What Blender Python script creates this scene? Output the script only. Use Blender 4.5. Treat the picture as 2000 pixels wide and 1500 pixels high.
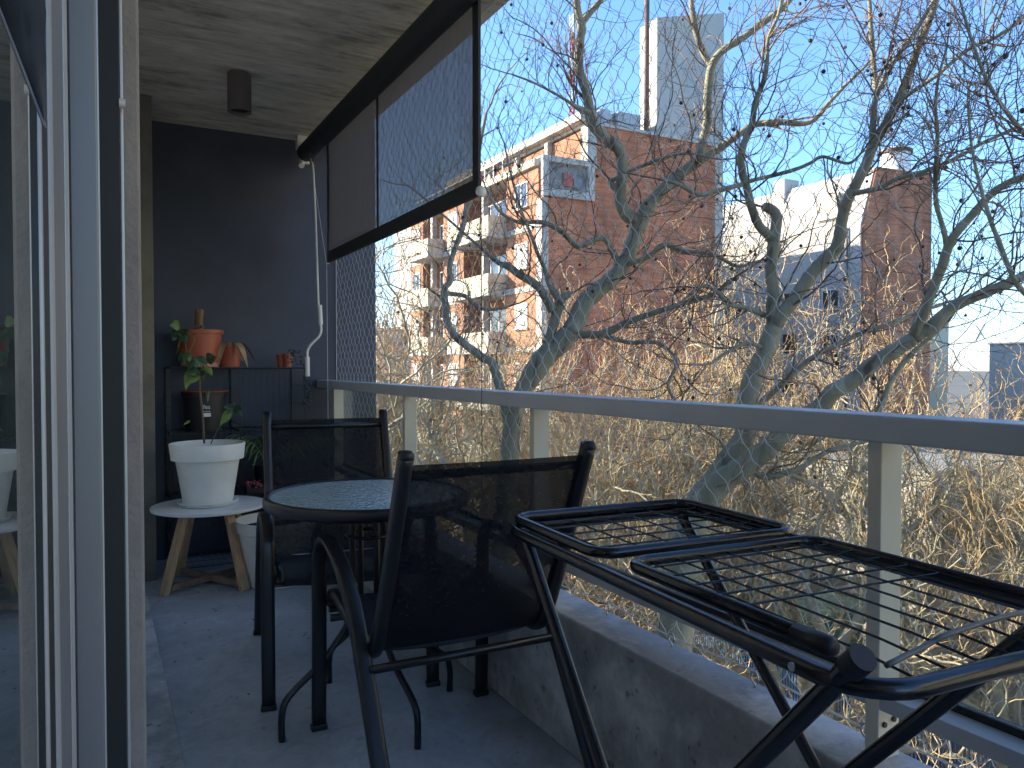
import bpy, math, random
import numpy as np
from mathutils import Vector, Matrix
S = bpy.context.scene
COL = S.collection
for o in list(bpy.data.objects): bpy.data.objects.remove(o)
rnd = random.Random(7)
PI = math.pi
# ------------------------------------------------------------------ camera
YAW, PITCH, EYE = math.radians(28.4), math.radians(-1.35), Vector((0, 0, 1.11))
cd = bpy.data.cameras.new('camera'); cam = bpy.data.objects.new('camera', cd); COL.objects.link(cam)
cam.location = EYE
cam.rotation_euler = (PI/2 + PITCH, 0, -YAW)
cd.sensor_width = 36; cd.lens = 27.0; cd.clip_start = 0.02; cd.clip_end = 3000
S.camera = cam
# ------------------------------------------------------------------ sky, sun, exposure
SUN_EL, SUN_AZ = math.radians(21), math.radians(-45)      # azimuth from +Y towards +X
w = bpy.data.worlds.new('World'); S.world = w; w.use_nodes = True
nt = w.node_tree; nt.nodes.clear()
wo = nt.nodes.new('ShaderNodeOutputWorld'); bg = nt.nodes.new('ShaderNodeBackground')
sky = nt.nodes.new('ShaderNodeTexSky'); sky.sky_type = 'NISHITA'; sky.sun_disc = False
sky.sun_elevation = SUN_EL; sky.sun_rotation = SUN_AZ
sky.air_density = 1.0; sky.dust_density = 0.4; sky.ozone_density = 6.0; sky.altitude = 20
tc = nt.nodes.new('ShaderNodeTexCoord'); mp = nt.nodes.new('ShaderNodeMapping'); mp.inputs['Scale'].default_value = (1.2, 1.2, 5)
nz = nt.nodes.new('ShaderNodeTexNoise'); nz.inputs['Scale'].default_value = 2.2; nz.inputs['Detail'].default_value = 7; nz.inputs['Roughness'].default_value = .6
cr = nt.nodes.new('ShaderNodeValToRGB'); cr.color_ramp.elements[0].position = .52; cr.color_ramp.elements[1].position = .78
sx = nt.nodes.new('ShaderNodeSeparateXYZ'); mr = nt.nodes.new('ShaderNodeMapRange')
mr.inputs['From Min'].default_value = .02; mr.inputs['From Max'].default_value = .22; mr.inputs['To Min'].default_value = 1; mr.inputs['To Max'].default_value = .0
mm = nt.nodes.new('ShaderNodeMath'); mm.operation = 'MULTIPLY'
mx = nt.nodes.new('ShaderNodeMixRGB'); mx.inputs['Color2'].default_value = (3.0, 3.15, 3.4, 1)
L = nt.links.new
L(tc.outputs['Generated'], mp.inputs['Vector']); L(mp.outputs[0], nz.inputs['Vector']); L(nz.outputs['Fac'], cr.inputs[0])
L(tc.outputs['Generated'], sx.inputs[0]); L(sx.outputs['Z'], mr.inputs['Value']); L(cr.outputs[0], mm.inputs[0]); L(mr.outputs[0], mm.inputs[1])
L(sky.outputs[0], mx.inputs['Color1']); L(mm.outputs[0], mx.inputs['Fac']); L(mx.outputs[0], bg.inputs['Color']); L(bg.outputs[0], wo.inputs['Surface'])
bg.inputs['Strength'].default_value = 0.12
sd = bpy.data.lights.new('sun', 'SUN'); sd.energy = 3.5; sd.angle = math.radians(.53); sd.color = (1, .86, .66)
sun = bpy.data.objects.new('sun', sd); COL.objects.link(sun)
dv = Vector((math.sin(SUN_AZ)*math.cos(SUN_EL), math.cos(SUN_AZ)*math.cos(SUN_EL), math.sin(SUN_EL)))
sun.rotation_euler = dv.to_track_quat('Z', 'Y').to_euler()
S.view_settings.view_transform = 'Standard'; S.view_settings.look = 'None'; S.view_settings.gamma = 1
S.view_settings.exposure = 2.0
S.render.resolution_x, S.render.resolution_y = 1024, 768
S.cycles.max_bounces = 8; S.cycles.transparent_max_bounces = 24

# ------------------------------------------------------------------ helpers
_F = Vector((math.sin(YAW)*math.cos(PITCH), math.cos(YAW)*math.cos(PITCH), math.sin(PITCH)))
_R = Vector((math.cos(YAW), -math.sin(YAW), 0)); _U = _R.cross(_F)
def P(x, y, d):                                    # point at depth d seen at photo position x, y
    return EYE + _F*d + _R*((x-1000)/1500*d) + _U*((750-y)/1500*d)

def V(*a): return Vector(a)
class MB:
    def __init__(s): s.v = []; s.f = []
    def add(s, vs, fs):
        n = len(s.v); s.v += [tuple(p) for p in vs]; s.f += [tuple(i+n for i in f) for f in fs]; return s
    def box(s, a, b):
        x0, y0, z0 = a; x1, y1, z1 = b
        return s.add([(x0,y0,z0),(x1,y0,z0),(x1,y1,z0),(x0,y1,z0),(x0,y0,z1),(x1,y0,z1),(x1,y1,z1),(x0,y1,z1)],
                     [(0,3,2,1),(4,5,6,7),(0,1,5,4),(1,2,6,5),(2,3,7,6),(3,0,4,7)])
    def bar(s, p, q, wx, wy, up=Vector((0,0,1))):   # rectangular bar from p to q
        p, q = Vector(p), Vector(q); d = (q-p).normalized()
        if abs(d.dot(up)) > .99: up = Vector((0,1,0))
        a = d.cross(up).normalized(); b = a.cross(d).normalized()
        vs = []
        for c in (p, q):
            for i, j in ((-1,-1),(1,-1),(1,1),(-1,1)): vs.append(c + a*(i*wx/2) + b*(j*wy/2))
        return s.add(vs, [(0,1,2,3)[::-1],(4,5,6,7),(0,1,5,4),(1,2,6,5),(2,3,7,6),(3,0,4,7)])
    def tube(s, pts, r, n=8, flat=None, up=None, caps=True):
        # flat=(wa, wb) with up: rounded-rectangle ribbon section
        pts = [Vector(p) for p in pts]; m = len(pts)
        rs = r if hasattr(r, '__len__') else [r]*m
        T = []
        for i in range(m):
            a = pts[max(i-1, 0)]; b = pts[min(i+1, m-1)]; t = (b-a)
            T.append(t.normalized() if t.length > 1e-9 else Vector((0,0,1)))
        if up is None:
            ref = Vector((0,0,1)) if abs(T[0].z) < .9 else Vector((1,0,0))
            A = T[0].cross(ref).normalized()
        vs = []
        for i in range(m):
            if up is not None:
                A = Vector(up); A = (A - T[i]*A.dot(T[i])).normalized()
            elif i:
                A = (A - T[i]*A.dot(T[i]))
                A = A.normalized() if A.length > 1e-6 else T[i].orthogonal().normalized()
            B = T[i].cross(A)
            for k in range(n):
                t = 2*PI*(k+.5)/n; c, q = math.cos(t), math.sin(t)
                if flat:
                    e = .55
                    c = math.copysign(abs(c)**e, c)*flat[0]/2; q = math.copysign(abs(q)**e, q)*flat[1]/2
                    vs.append(pts[i] + A*c + B*q)
                else: vs.append(pts[i] + A*(c*rs[i]) + B*(q*rs[i]))
        fs = []
        for i in range(m-1):
            for k in range(n):
                a = i*n+k; b = i*n+(k+1) % n; fs.append((a, b, b+n, a+n))
        if caps: fs += [tuple(range(n))[::-1], tuple((m-1)*n+k for k in range(n))]
        return s.add(vs, fs)
    def lathe(s, c, prof, n=32, cap0=True, cap1=True):
        c = Vector(c); vs = []; m = len(prof)
        for r, z in prof:
            for k in range(n):
                t = 2*PI*k/n; vs.append(c + Vector((r*math.cos(t), r*math.sin(t), z)))
        fs = []
        for i in range(m-1):
            for k in range(n):
                a = i*n+k; b = i*n+(k+1) % n; fs.append((a, b, b+n, a+n))
        if cap0: fs.append(tuple(range(n))[::-1])
        if cap1: fs.append(tuple((m-1)*n+k for k in range(n)))
        return s.add(vs, fs)
    def build(s, name, mat, parent=None, smooth=False, world=True, bevel=0):
        me = bpy.data.meshes.new(name)
        off = Vector((0,0,0))
        if parent is not None and world:
            q = parent
            while q is not None: off += Vector(q.location); q = q.parent
        vs = np.array(s.v, dtype=np.float64) - np.array(off)
        me.from_pydata(vs.tolist(), [], s.f); me.update()
        if mat: me.materials.append(mat)
        o = bpy.data.objects.new(name, me); COL.objects.link(o)
        if parent is not None: o.parent = parent
        if smooth:
            for p in me.polygons: p.use_smooth = True
            if smooth == 'auto': me.set_sharp_from_angle(angle=math.radians(40))
        if bevel:
            m = o.modifiers.new('bevel', 'BEVEL'); m.width = bevel; m.segments = 2; m.limit_method = 'ANGLE'
            m.harden_normals = False
        return o
def tag(o, label=None, cat=None, group=None, kind=None):
    if label: o['label'] = label
    if cat: o['category'] = cat
    if group: o['group'] = group
    if kind: o['kind'] = kind
    return o
def empty(name, loc, label=None, cat=None, group=None, rz=0):
    o = bpy.data.objects.new(name, None); COL.objects.link(o); o.location = loc; o.rotation_euler = (0,0,rz)
    o.empty_display_size = .1
    return tag(o, label, cat, group)
def copy_tree(o, parent=None):
    c = o.copy(); COL.objects.link(c); c.parent = parent
    for ch in [x for x in bpy.data.objects if x.parent == o]: copy_tree(ch, c)
    return c
def smooth_path(pts, n=6):                          # Catmull-Rom resampling
    pts = [Vector(p) for p in pts]; out = []
    q = [pts[0]*2-pts[1]] + pts + [pts[-1]*2-pts[-2]]
    for i in range(1, len(q)-2):
        for k in range(n):
            t = k/n; a, b, c, d = q[i-1], q[i], q[i+1], q[i+2]
            out.append(.5*((2*b)+(c-a)*t+(2*a-5*b+4*c-d)*t*t+(3*b-a-3*c+d)*t*t*t))
    out.append(pts[-1]); return out

# ------------------------------------------------------------------ materials
def new_mat(name):
    m = bpy.data.materials.new(name); m.use_nodes = True
    return m, m.node_tree, m.node_tree.nodes['Principled BSDF']
def mat(name, col, rough=.6, var=.15, scale=8, bump=0, bscale=60, metal=0, col2=None, stretch=(1,1,1), spec=.5, coat=0, detail=5, lo=.35, hi=.65, pits=0):
    m, t, b = new_mat(name); N = t.nodes.new; K = t.links.new
    tc = N('ShaderNodeTexCoord'); mp = N('ShaderNodeMapping'); mp.inputs['Scale'].default_value = stretch; K(tc.outputs['Object'], mp.inputs[0])
    nz = N('ShaderNodeTexNoise'); nz.inputs['Scale'].default_value = scale; nz.inputs['Detail'].default_value = detail; nz.inputs['Roughness'].default_value = .62
    K(mp.outputs[0], nz.inputs['Vector'])
    rp = N('ShaderNodeValToRGB'); rp.color_ramp.elements[0].position = lo; rp.color_ramp.elements[1].position = hi
    c2 = col2 or tuple(c*(1-var) for c in col); c1 = col if col2 else tuple(min(1, c*(1+var*.6)) for c in col)
    rp.color_ramp.elements[0].color = (*c2, 1); rp.color_ramp.elements[1].color = (*c1, 1)
    K(nz.outputs['Fac'], rp.inputs[0]); K(rp.outputs[0], b.inputs['Base Color'])
    if pits:                                     # sparse dark pits, scuffs and fine grain
        n5 = N('ShaderNodeTexNoise'); n5.inputs['Scale'].default_value = 26; n5.inputs['Detail'].default_value = 3; K(mp.outputs[0], n5.inputs['Vector'])
        r5 = N('ShaderNodeMapRange'); r5.inputs['From Min'].default_value = .27; r5.inputs['From Max'].default_value = .36; r5.inputs['To Min'].default_value = 1-pits; K(n5.outputs['Fac'], r5.inputs['Value'])
        n6 = N('ShaderNodeTexNoise'); n6.inputs['Scale'].default_value = 9; n6.inputs['Detail'].default_value = 12; n6.inputs['Roughness'].default_value = .8; n6.inputs['Distortion'].default_value = 1.2; K(mp.outputs[0], n6.inputs['Vector'])
        r6 = N('ShaderNodeMapRange'); r6.inputs['From Min'].default_value = .35; r6.inputs['From Max'].default_value = .65; r6.inputs['To Min'].default_value = .78; r6.inputs['To Max'].default_value = 1.15; K(n6.outputs['Fac'], r6.inputs['Value'])
        m5 = N('ShaderNodeMath'); m5.operation = 'MULTIPLY'; K(r5.outputs[0], m5.inputs[0]); K(r6.outputs[0], m5.inputs[1])
        v5 = N('ShaderNodeVectorMath'); v5.operation = 'SCALE'; K(rp.outputs[0], v5.inputs[0]); K(m5.outputs[0], v5.inputs['Scale']); K(v5.outputs[0], b.inputs['Base Color'])
    b.inputs['Metallic'].default_value = metal; b.inputs['Specular IOR Level'].default_value = spec
    if coat: b.inputs['Coat Weight'].default_value = coat; b.inputs['Coat Roughness'].default_value = .15
    rr = N('ShaderNodeMapRange'); rr.inputs['To Min'].default_value = max(0, rough-.1); rr.inputs['To Max'].default_value = min(1, rough+.1)
    K(nz.outputs['Fac'], rr.inputs['Value']); K(rr.outputs[0], b.inputs['Roughness'])
    if bump:
        n2 = N('ShaderNodeTexNoise'); n2.inputs['Scale'].default_value = bscale; n2.inputs['Detail'].default_value = 6; K(mp.outputs[0], n2.inputs['Vector'])
        bp = N('ShaderNodeBump'); bp.inputs['Strength'].default_value = 1; bp.inputs['Distance'].default_value = bump
        K(n2.outputs['Fac'], bp.inputs['Height']); K(bp.outputs[0], b.inputs['Normal'])
    return m
def brick_mat(name, c1, c2, mortar, axis, var=.3):
    m, t, b = new_mat(name); N = t.nodes.new; K = t.links.new
    tc = N('ShaderNodeTexCoord'); sp = N('ShaderNodeSeparateXYZ'); cb = N('ShaderNodeCombineXYZ'); K(tc.outputs['Object'], sp.inputs[0])
    K(sp.outputs[axis], cb.inputs['X']); K(sp.outputs['Z'], cb.inputs['Y'])
    br = N('ShaderNodeTexBrick'); K(cb.outputs[0], br.inputs['Vector'])
    br.inputs['Color1'].default_value = (*c1, 1); br.inputs['Color2'].default_value = (*c2, 1); br.inputs['Mortar'].default_value = (*mortar, 1)
    br.inputs['Scale'].default_value = 1; br.inputs['Brick Width'].default_value = .25; br.inputs['Row Height'].default_value = .09; br.inputs['Mortar Size'].default_value = .014
    nz = N('ShaderNodeTexNoise'); nz.inputs['Scale'].default_value = .5; nz.inputs['Detail'].default_value = 8; K(cb.outputs[0], nz.inputs['Vector'])
    n3 = N('ShaderNodeTexNoise'); n3.inputs['Scale'].default_value = 1; n3.inputs['Detail'].default_value = 4
    m3 = N('ShaderNodeMapping'); m3.inputs['Scale'].default_value = (.35, 7, 1); K(cb.outputs[0], m3.inputs[0]); K(m3.outputs[0], n3.inputs['Vector'])
    av = N('ShaderNodeMath'); av.operation = 'ADD'; K(nz.outputs['Fac'], av.inputs[0]); K(n3.outputs['Fac'], av.inputs[1])
    mr = N('ShaderNodeMapRange'); mr.inputs['From Min'].default_value = .7; mr.inputs['From Max'].default_value = 1.3; mr.inputs['To Min'].default_value = 1-var; mr.inputs['To Max'].default_value = 1+var*.6
    K(av.outputs[0], mr.inputs['Value'])
    vm = N('ShaderNodeVectorMath'); vm.operation = 'SCALE'; K(br.outputs['Color'], vm.inputs[0]); K(mr.outputs[0], vm.inputs['Scale'])
    m4 = N('ShaderNodeMapping'); m4.inputs['Scale'].default_value = (1.3, .07, 1); K(cb.outputs[0], m4.inputs[0])
    n4 = N('ShaderNodeTexNoise'); n4.inputs['Scale'].default_value = 1; n4.inputs['Detail'].default_value = 6; K(m4.outputs[0], n4.inputs['Vector'])
    r4 = N('ShaderNodeMapRange'); r4.inputs['From Min'].default_value = .35; r4.inputs['From Max'].default_value = .6; r4.inputs['To Min'].default_value = .74; r4.inputs['To Max'].default_value = 1.06; K(n4.outputs['Fac'], r4.inputs['Value'])
    v4 = N('ShaderNodeVectorMath'); v4.operation = 'SCALE'; K(vm.outputs[0], v4.inputs[0]); K(r4.outputs[0], v4.inputs['Scale'])
    K(v4.outputs[0], b.inputs['Base Color']); b.inputs['Roughness'].default_value = .85
    bp = N('ShaderNodeBump'); bp.inputs['Distance'].default_value = .012; bp.invert = True; K(br.outputs['Fac'], bp.inputs['Height']); K(bp.outputs[0], b.inputs['Normal'])
    return m
def glass_mat(name, tint=(.95,.98,.97), refl=1.0, rough=.0, haze=0.0, ior=1.5):
    m = bpy.data.materials.new(name); m.use_nodes = True; t = m.node_tree; t.nodes.clear(); N = t.nodes.new; K = t.links.new
    o = N('ShaderNodeOutputMaterial'); tr = N('ShaderNodeBsdfTransparent'); tr.inputs[0].default_value = (*tint, 1)
    gl = N('ShaderNodeBsdfGlossy'); gl.inputs['Roughness'].default_value = rough; gl.inputs['Color'].default_value = (refl, refl, refl, 1)
    lw = N('ShaderNodeLayerWeight'); lw.inputs['Blend'].default_value = .5
    pw = N('ShaderNodeMath'); pw.operation = 'POWER'; pw.inputs[1].default_value = 5; K(lw.outputs['Facing'], pw.inputs[0])
    fr = N('ShaderNodeMath'); fr.operation = 'MULTIPLY_ADD'; fr.inputs[1].default_value = .96; fr.inputs[2].default_value = .04; K(pw.outputs[0], fr.inputs[0])
    mix = N('ShaderNodeMixShader'); K(fr.outputs[0], mix.inputs[0]); K(tr.outputs[0], mix.inputs[1]); K(gl.outputs[0], mix.inputs[2])
    last = mix
    if haze:
        df = N('ShaderNodeBsdfDiffuse'); df.inputs[0].default_value = (.6,.62,.6,1)
        nz = N('ShaderNodeTexNoise'); nz.inputs['Scale'].default_value = 4; nz.inputs['Detail'].default_value = 6
        tcx = N('ShaderNodeTexCoord'); K(tcx.outputs['Object'], nz.inputs['Vector'])
        mr = N('ShaderNodeMapRange'); mr.inputs['To Min'].default_value = haze*.4; mr.inputs['To Max'].default_value = haze*1.6; K(nz.outputs['Fac'], mr.inputs['Value'])
        m2 = N('ShaderNodeMixShader'); K(mr.outputs[0], m2.inputs[0]); K(mix.outputs[0], m2.inputs[1]); K(df.outputs[0], m2.inputs[2]); last = m2
    K(last.outputs[0], o.inputs['Surface']); return m
def mesh_fabric(name, col, trans, tint=(1,1,1), streak=False):
    m = bpy.data.materials.new(name); m.use_nodes = True; t = m.node_tree; t.nodes.clear(); N = t.nodes.new; K = t.links.new
    o = N('ShaderNodeOutputMaterial'); tr = N('ShaderNodeBsdfTransparent'); tr.inputs[0].default_value = (*tint, 1)
    df = N('ShaderNodeBsdfPrincipled'); df.inputs['Base Color'].default_value = (*col, 1); df.inputs['Roughness'].default_value = .7
    tl = N('ShaderNodeBsdfTranslucent'); tl.inputs[0].default_value = (*col, 1)
    ms = N('ShaderNodeMixShader'); ms.inputs[0].default_value = .45; K(df.outputs[0], ms.inputs[1]); K(tl.outputs[0], ms.inputs[2])
    tcx = N('ShaderNodeTexCoord'); mp = N('ShaderNodeMapping'); K(tcx.outputs['Object'], mp.inputs[0])
    mp.inputs['Scale'].default_value = (30, 30, 1.2) if streak else (40, 40, 40)
    nz = N('ShaderNodeTexNoise'); nz.inputs['Scale'].default_value = 3 if streak else 2; nz.inputs['Detail'].default_value = 4; K(mp.outputs[0], nz.inputs['Vector'])
    mr = N('ShaderNodeMapRange'); mr.inputs['From Min'].default_value = .3; mr.inputs['From Max'].default_value = .7
    mr.inputs['To Min'].default_value = 1-trans*1.12; mr.inputs['To Max'].default_value = 1-trans*.88; K(nz.outputs['Fac'], mr.inputs['Value'])
    mix = N('ShaderNodeMixShader'); K(mr.outputs[0], mix.inputs[0]); K(tr.outputs[0], mix.inputs[1]); K(ms.outputs[0], mix.inputs[2])
    K(mix.outputs[0], o.inputs['Surface']); return m

def concrete_board(name, col):
    m, t, b = new_mat(name); N = t.nodes.new; K = t.links.new
    tc = N('ShaderNodeTexCoord')
    def noise(scl, st, det=7, ro=.65):
        mp = N('ShaderNodeMapping'); mp.inputs['Scale'].default_value = st; K(tc.outputs['Object'], mp.inputs[0])
        n = N('ShaderNodeTexNoise'); n.inputs['Scale'].default_value = scl; n.inputs['Detail'].default_value = det; n.inputs['Roughness'].default_value = ro; K(mp.outputs[0], n.inputs['Vector']); return n
    a = noise(3.0, (1,2.2,1), 9, .7); g = noise(5, (1.0,5,1), 10, .7)
    ad = N('ShaderNodeMath'); ad.operation = 'ADD'; K(a.outputs['Fac'], ad.inputs[0]); K(g.outputs['Fac'], ad.inputs[1])
    rp = N('ShaderNodeValToRGB'); e = rp.color_ramp.elements
    mr = N('ShaderNodeMapRange'); mr.inputs['From Min'].default_value = .65; mr.inputs['From Max'].default_value = 1.35; K(ad.outputs[0], mr.inputs['Value']); K(mr.outputs[0], rp.inputs[0])
    e[0].position = .15; e[0].color = (*[c*.45 for c in col], 1); e[1].position = .9; e[1].color = (*[c*1.3 for c in col], 1)
    x = e.new(.45); x.color = (*[c*.9 for c in col], 1)
    K(rp.outputs[0], b.inputs['Base Color']); b.inputs['Roughness'].default_value = .88
    bp = N('ShaderNodeBump'); bp.inputs['Distance'].default_value = .006; K(g.outputs['Fac'], bp.inputs['Height']); K(bp.outputs[0], b.inputs['Normal'])
    return m

M = {}
M['floor'] = mat('floor_concrete', (.50,.555,.62), .5, .35, 1.6, .0015, 25, col2=(.34,.385,.44), detail=11, lo=.38, hi=.62, pits=.35)
M['curb'] = mat('curb_concrete', (.66,.66,.65), .8, .4, 3.5, .003, 30, col2=(.34,.345,.35), detail=12, lo=.42, hi=.60, pits=.55)
M['curbtop'] = M['curb']
M['ceil'] = concrete_board('board_formed_concrete', (.58,.56,.50))
M['navy'] = mat('navy_paint', (.048,.058,.085), .5, .2, 3, .0006, 180, spec=.35)
M['taupe'] = mat('taupe_stucco', (.25,.23,.215), .8, .18, 6, .003, 70)
M['taupe_dark'] = mat('olive_taupe_paint', (.16,.15,.125), .8, .18, 6, .002, 70)
M['alu'] = mat('silver_aluminium', (.20,.215,.23), .45, .05, 4, 0, metal=.3, stretch=(8,8,.5))
M['alu_lit'] = mat('lit_aluminium_edge', (.50,.52,.53), .35, .04, 4, 0, metal=.3)  # lighter copy of the frame aluminium; edge highlights put into the colour
M['gasket'] = mat('black_rubber', (.015,.018,.02), .6, .1)
M['rail'] = mat('grey_powder_coat', (.50,.55,.60), .42, .06, 5, .0003, 300, spec=.5)
M['post'] = mat('cream_grey_powder_coat', (.70,.69,.60), .45, .06, 4, .0003, 300)
M['glass'] = glass_mat('clear_glass', (.93,.95,.93), .9, 0, .07)
M['doorglass'] = glass_mat('door_glass', (.6,.65,.65), 1, 0, 0)
M['black'] = mat('black_powder_coat', (.012,.013,.016), .32, .1, 20, .0002, 400, spec=.5)
M['blackrack'] = mat('black_enamel', (.009,.009,.011), .22, .1, 20, spec=.6)
M['blacksat'] = mat('black_plastic_cap', (.014,.014,.017), .5, .1, 20)
M['sling'] = mesh_fabric('black_sling_mesh', (.006,.008,.013), .08, (.95,.93,.9))
M['sling_seat'] = mesh_fabric('navy_sling_seat', (.02,.028,.045), .06)
M['awn'] = mesh_fabric('grey_screen_fabric', (.23,.228,.235), .32, (.88,.86,.84), True)
M['awnhem'] = mat('dark_awning_hem', (.022,.025,.032), .6, .1, 20)
M['white'] = mat('white_plastic', (.72,.71,.66), .45, .08, 6)
M['whitepot'] = mat('white_planter_plastic', (.88,.90,.86), .42, .06, 5, .0004, 200, col2=(.76,.79,.75))
M['stooltop'] = mat('pale_grey_laminate', (.76,.79,.78), .45, .06, 5)
M['wood'] = mat('pale_pine_wood', (.66,.46,.28), .55, .3, 5, .0006, 60, col2=(.45,.30,.17), stretch=(6,6,.6))
M['oldwood'] = mat('weathered_pine_wood', (.36,.26,.18), .7, .3, 5, .0006, 60, col2=(.2,.14,.1), stretch=(2,2,2))
M['terra'] = mat('terracotta_plastic', (.40,.10,.05), .38, .2, 5, col2=(.27,.065,.035))
M['terra2'] = mat('terracotta_pale_base', (.46,.2,.14), .6, .2, 8)
M['blackpot'] = mat('black_pot_plastic', (.012,.014,.018), .5, .1)
M['leaf'] = mat('dark_green_leaf', (.045,.10,.035), .4, .4, 12, col2=(.02,.06,.022))
M['leaf_y'] = mat('light_green_leaf', (.17,.24,.05), .45, .3, 12, col2=(.09,.16,.04))
M['palm'] = mat('palm_leaf', (.20,.30,.10), .5, .4, 10)
M['stem'] = mat('brown_stem', (.16,.12,.07), .7, .2)
M['bark_stub'] = mat('brown_stub_bark', (.22,.14,.08), .85, .5, 12, .004, 30, stretch=(3,3,.5))
M['dry'] = mat('dry_brown_leaf', (.33,.22,.12), .8, .4, 10)
M['soil'] = mat('dark_soil', (.03,.022,.016), .95, .4, 40, .004, 80)
M['pink'] = mat('dusty_pink_petals', (.45,.12,.16), .6, .4, 30)
M['wire'] = mat('black_wire', (.010,.011,.013), .4, .1)
M['netm'] = mat('pale_net_cord', (.62,.62,.6), .55, .1, 30)
M['cordw'] = mat('white_cord', (.6,.62,.64), .6, .1)
M['cordd'] = mat('dark_cord', (.03,.03,.035), .6, .1)
M['steel'] = mat('galvanised_steel', (.45,.46,.47), .35, .1, metal=.8)
M['bolt'] = mat('dark_bolt_head', (.05,.045,.04), .4, .2, metal=.6)
M['lampm'] = mat('taupe_lamp_housing', (.115,.10,.105), .6, .06)
M['inside'] = mat('dark_room_plaster', (.16,.16,.16), .9, .1)
# table glass: patterned
def pattern_glass():
    m, t, b = new_mat('pebbled_table_glass'); N = t.nodes.new; K = t.links.new
    tc = N('ShaderNodeTexCoord'); vo = N('ShaderNodeTexVoronoi'); vo.feature = 'SMOOTH_F1'; vo.inputs['Scale'].default_value = 80; vo.inputs['Smoothness'].default_value = .5
    nz = N('ShaderNodeTexNoise'); nz.inputs['Scale'].default_value = 30; K(tc.outputs['Object'], nz.inputs['Vector'])
    mxv = N('ShaderNodeMixRGB'); mxv.inputs[0].default_value = .04; K(tc.outputs['Object'], mxv.inputs[1]); K(nz.outputs['Color'], mxv.inputs[2]); K(mxv.outputs[0], vo.inputs['Vector'])
    bp = N('ShaderNodeBump'); bp.inputs['Distance'].default_value = .0045; bp.inputs['Strength'].default_value = .8; K(vo.outputs['Distance'], bp.inputs['Height']); K(bp.outputs[0], b.inputs['Normal'])
    b.inputs['Base Color'].default_value = (.42,.54,.51,1); b.inputs['Roughness'].default_value = .12; b.inputs['Specular IOR Level'].default_value = .9
    b.inputs['Transmission Weight'].default_value = .1; b.inputs['IOR'].default_value = 1.5
    return m
M['tglass'] = pattern_glass()
# far things
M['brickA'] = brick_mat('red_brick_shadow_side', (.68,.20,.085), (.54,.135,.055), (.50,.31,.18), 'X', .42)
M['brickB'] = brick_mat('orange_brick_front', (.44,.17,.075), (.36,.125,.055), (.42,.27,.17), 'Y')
M['plaster'] = mat('cream_render', (.50,.46,.38), .85, .15, .6, .004, 6, col2=(.38,.35,.29))
M['whitepaint'] = mat('white_concrete_trim', (.54,.52,.47), .8, .2, 1.5, .004, 8, col2=(.34,.325,.29))
M['greyrender'] = mat('grey_render', (.46,.445,.40), .85, .12, .5, .004, 5, col2=(.40,.40,.385), stretch=(1,1,.3))
M['cream'] = mat('pale_cream_render', (.52,.48,.36), .85, .1, .7)
M['darkwin'] = mat('dark_window_glass', (.03,.04,.05), .12, .3, 2, spec=.8)
M['curtain'] = mat('pale_curtain', (.5,.5,.47), .9, .15, 6)
M['shutter'] = mat('brown_roller_shutter', (.10,.05,.035), .6, .2, 3)
M['frame'] = mat('white_window_frame', (.72,.73,.72), .5, .05)
M['roofgrey'] = mat('pale_roof_screed', (.42,.41,.38), .9, .3, .8, .01, 5, col2=(.28,.28,.27))
M['tank'] = mat('grey_cement_tank', (.42,.43,.43), .8, .2, 2)
M['redp'] = mat('red_mast_paint', (.50,.05,.03), .5, .1)
M['teal'] = mat('teal_green_paint', (.05,.17,.13), .6, .25, 1.5)
M['bluef'] = mat('blue_fence_paint', (.10,.17,.30), .5, .2, 2)
M['corr'] = mat('corrugated_zinc', (.30,.31,.31), .5, .3, 2, metal=.4, col2=(.2,.2,.19))
M['asphalt'] = mat('asphalt', (.055,.055,.057), .9, .3, 1.5, .01, 30)
M['pave'] = mat('pavement_concrete', (.36,.34,.30), .9, .3, 1.2, .01, 10, col2=(.22,.21,.19))
M['ground'] = mat('city_ground', (.17,.16,.13), .95, .4, .05, col2=(.09,.10,.08))
M['line'] = mat('white_road_paint', (.7,.7,.68), .7, .15, 10)
def bark_mat(name, base, dark, light, scale):
    m, t, b = new_mat(name); N = t.nodes.new; K = t.links.new
    tc = N('ShaderNodeTexCoord'); mp = N('ShaderNodeMapping'); mp.inputs['Scale'].default_value = (1,1,.45); K(tc.outputs['Object'], mp.inputs[0])
    nz = N('ShaderNodeTexNoise'); nz.inputs['Scale'].default_value = scale; nz.inputs['Detail'].default_value = 6; nz.inputs['Distortion'].default_value = .8; K(mp.outputs[0], nz.inputs['Vector'])
    rp = N('ShaderNodeValToRGB'); e = rp.color_ramp.elements; e[0].position = .3; e[0].color = (*dark, 1); e[1].position = .72; e[1].color = (*light, 1)
    x = e.new(.42); x.color = (*base, 1); x = e.new(.58); x.color = (*[v*1.15 for v in base], 1)
    K(nz.outputs['Fac'], rp.inputs[0]); K(rp.outputs[0], b.inputs['Base Color']); b.inputs['Roughness'].default_value = .85
    n2 = N('ShaderNodeTexNoise'); n2.inputs['Scale'].default_value = scale*6; n2.inputs['Detail'].default_value = 6; K(mp.outputs[0], n2.inputs['Vector'])
    bp = N('ShaderNodeBump'); bp.inputs['Distance'].default_value = .008; K(n2.outputs['Fac'], bp.inputs['Height']); K(bp.outputs[0], b.inputs['Normal'])
    return m
M['bark'] = bark_mat('plane_tree_bark', (.27,.26,.18), (.10,.085,.06), (.46,.44,.31), 6)
M['bark_far'] = bark_mat('sunlit_plane_tree_bark', (.36,.33,.23), (.17,.14,.10), (.52,.49,.36), 3)  # paler copy of the near bark; sunlight put into the colour
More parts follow.
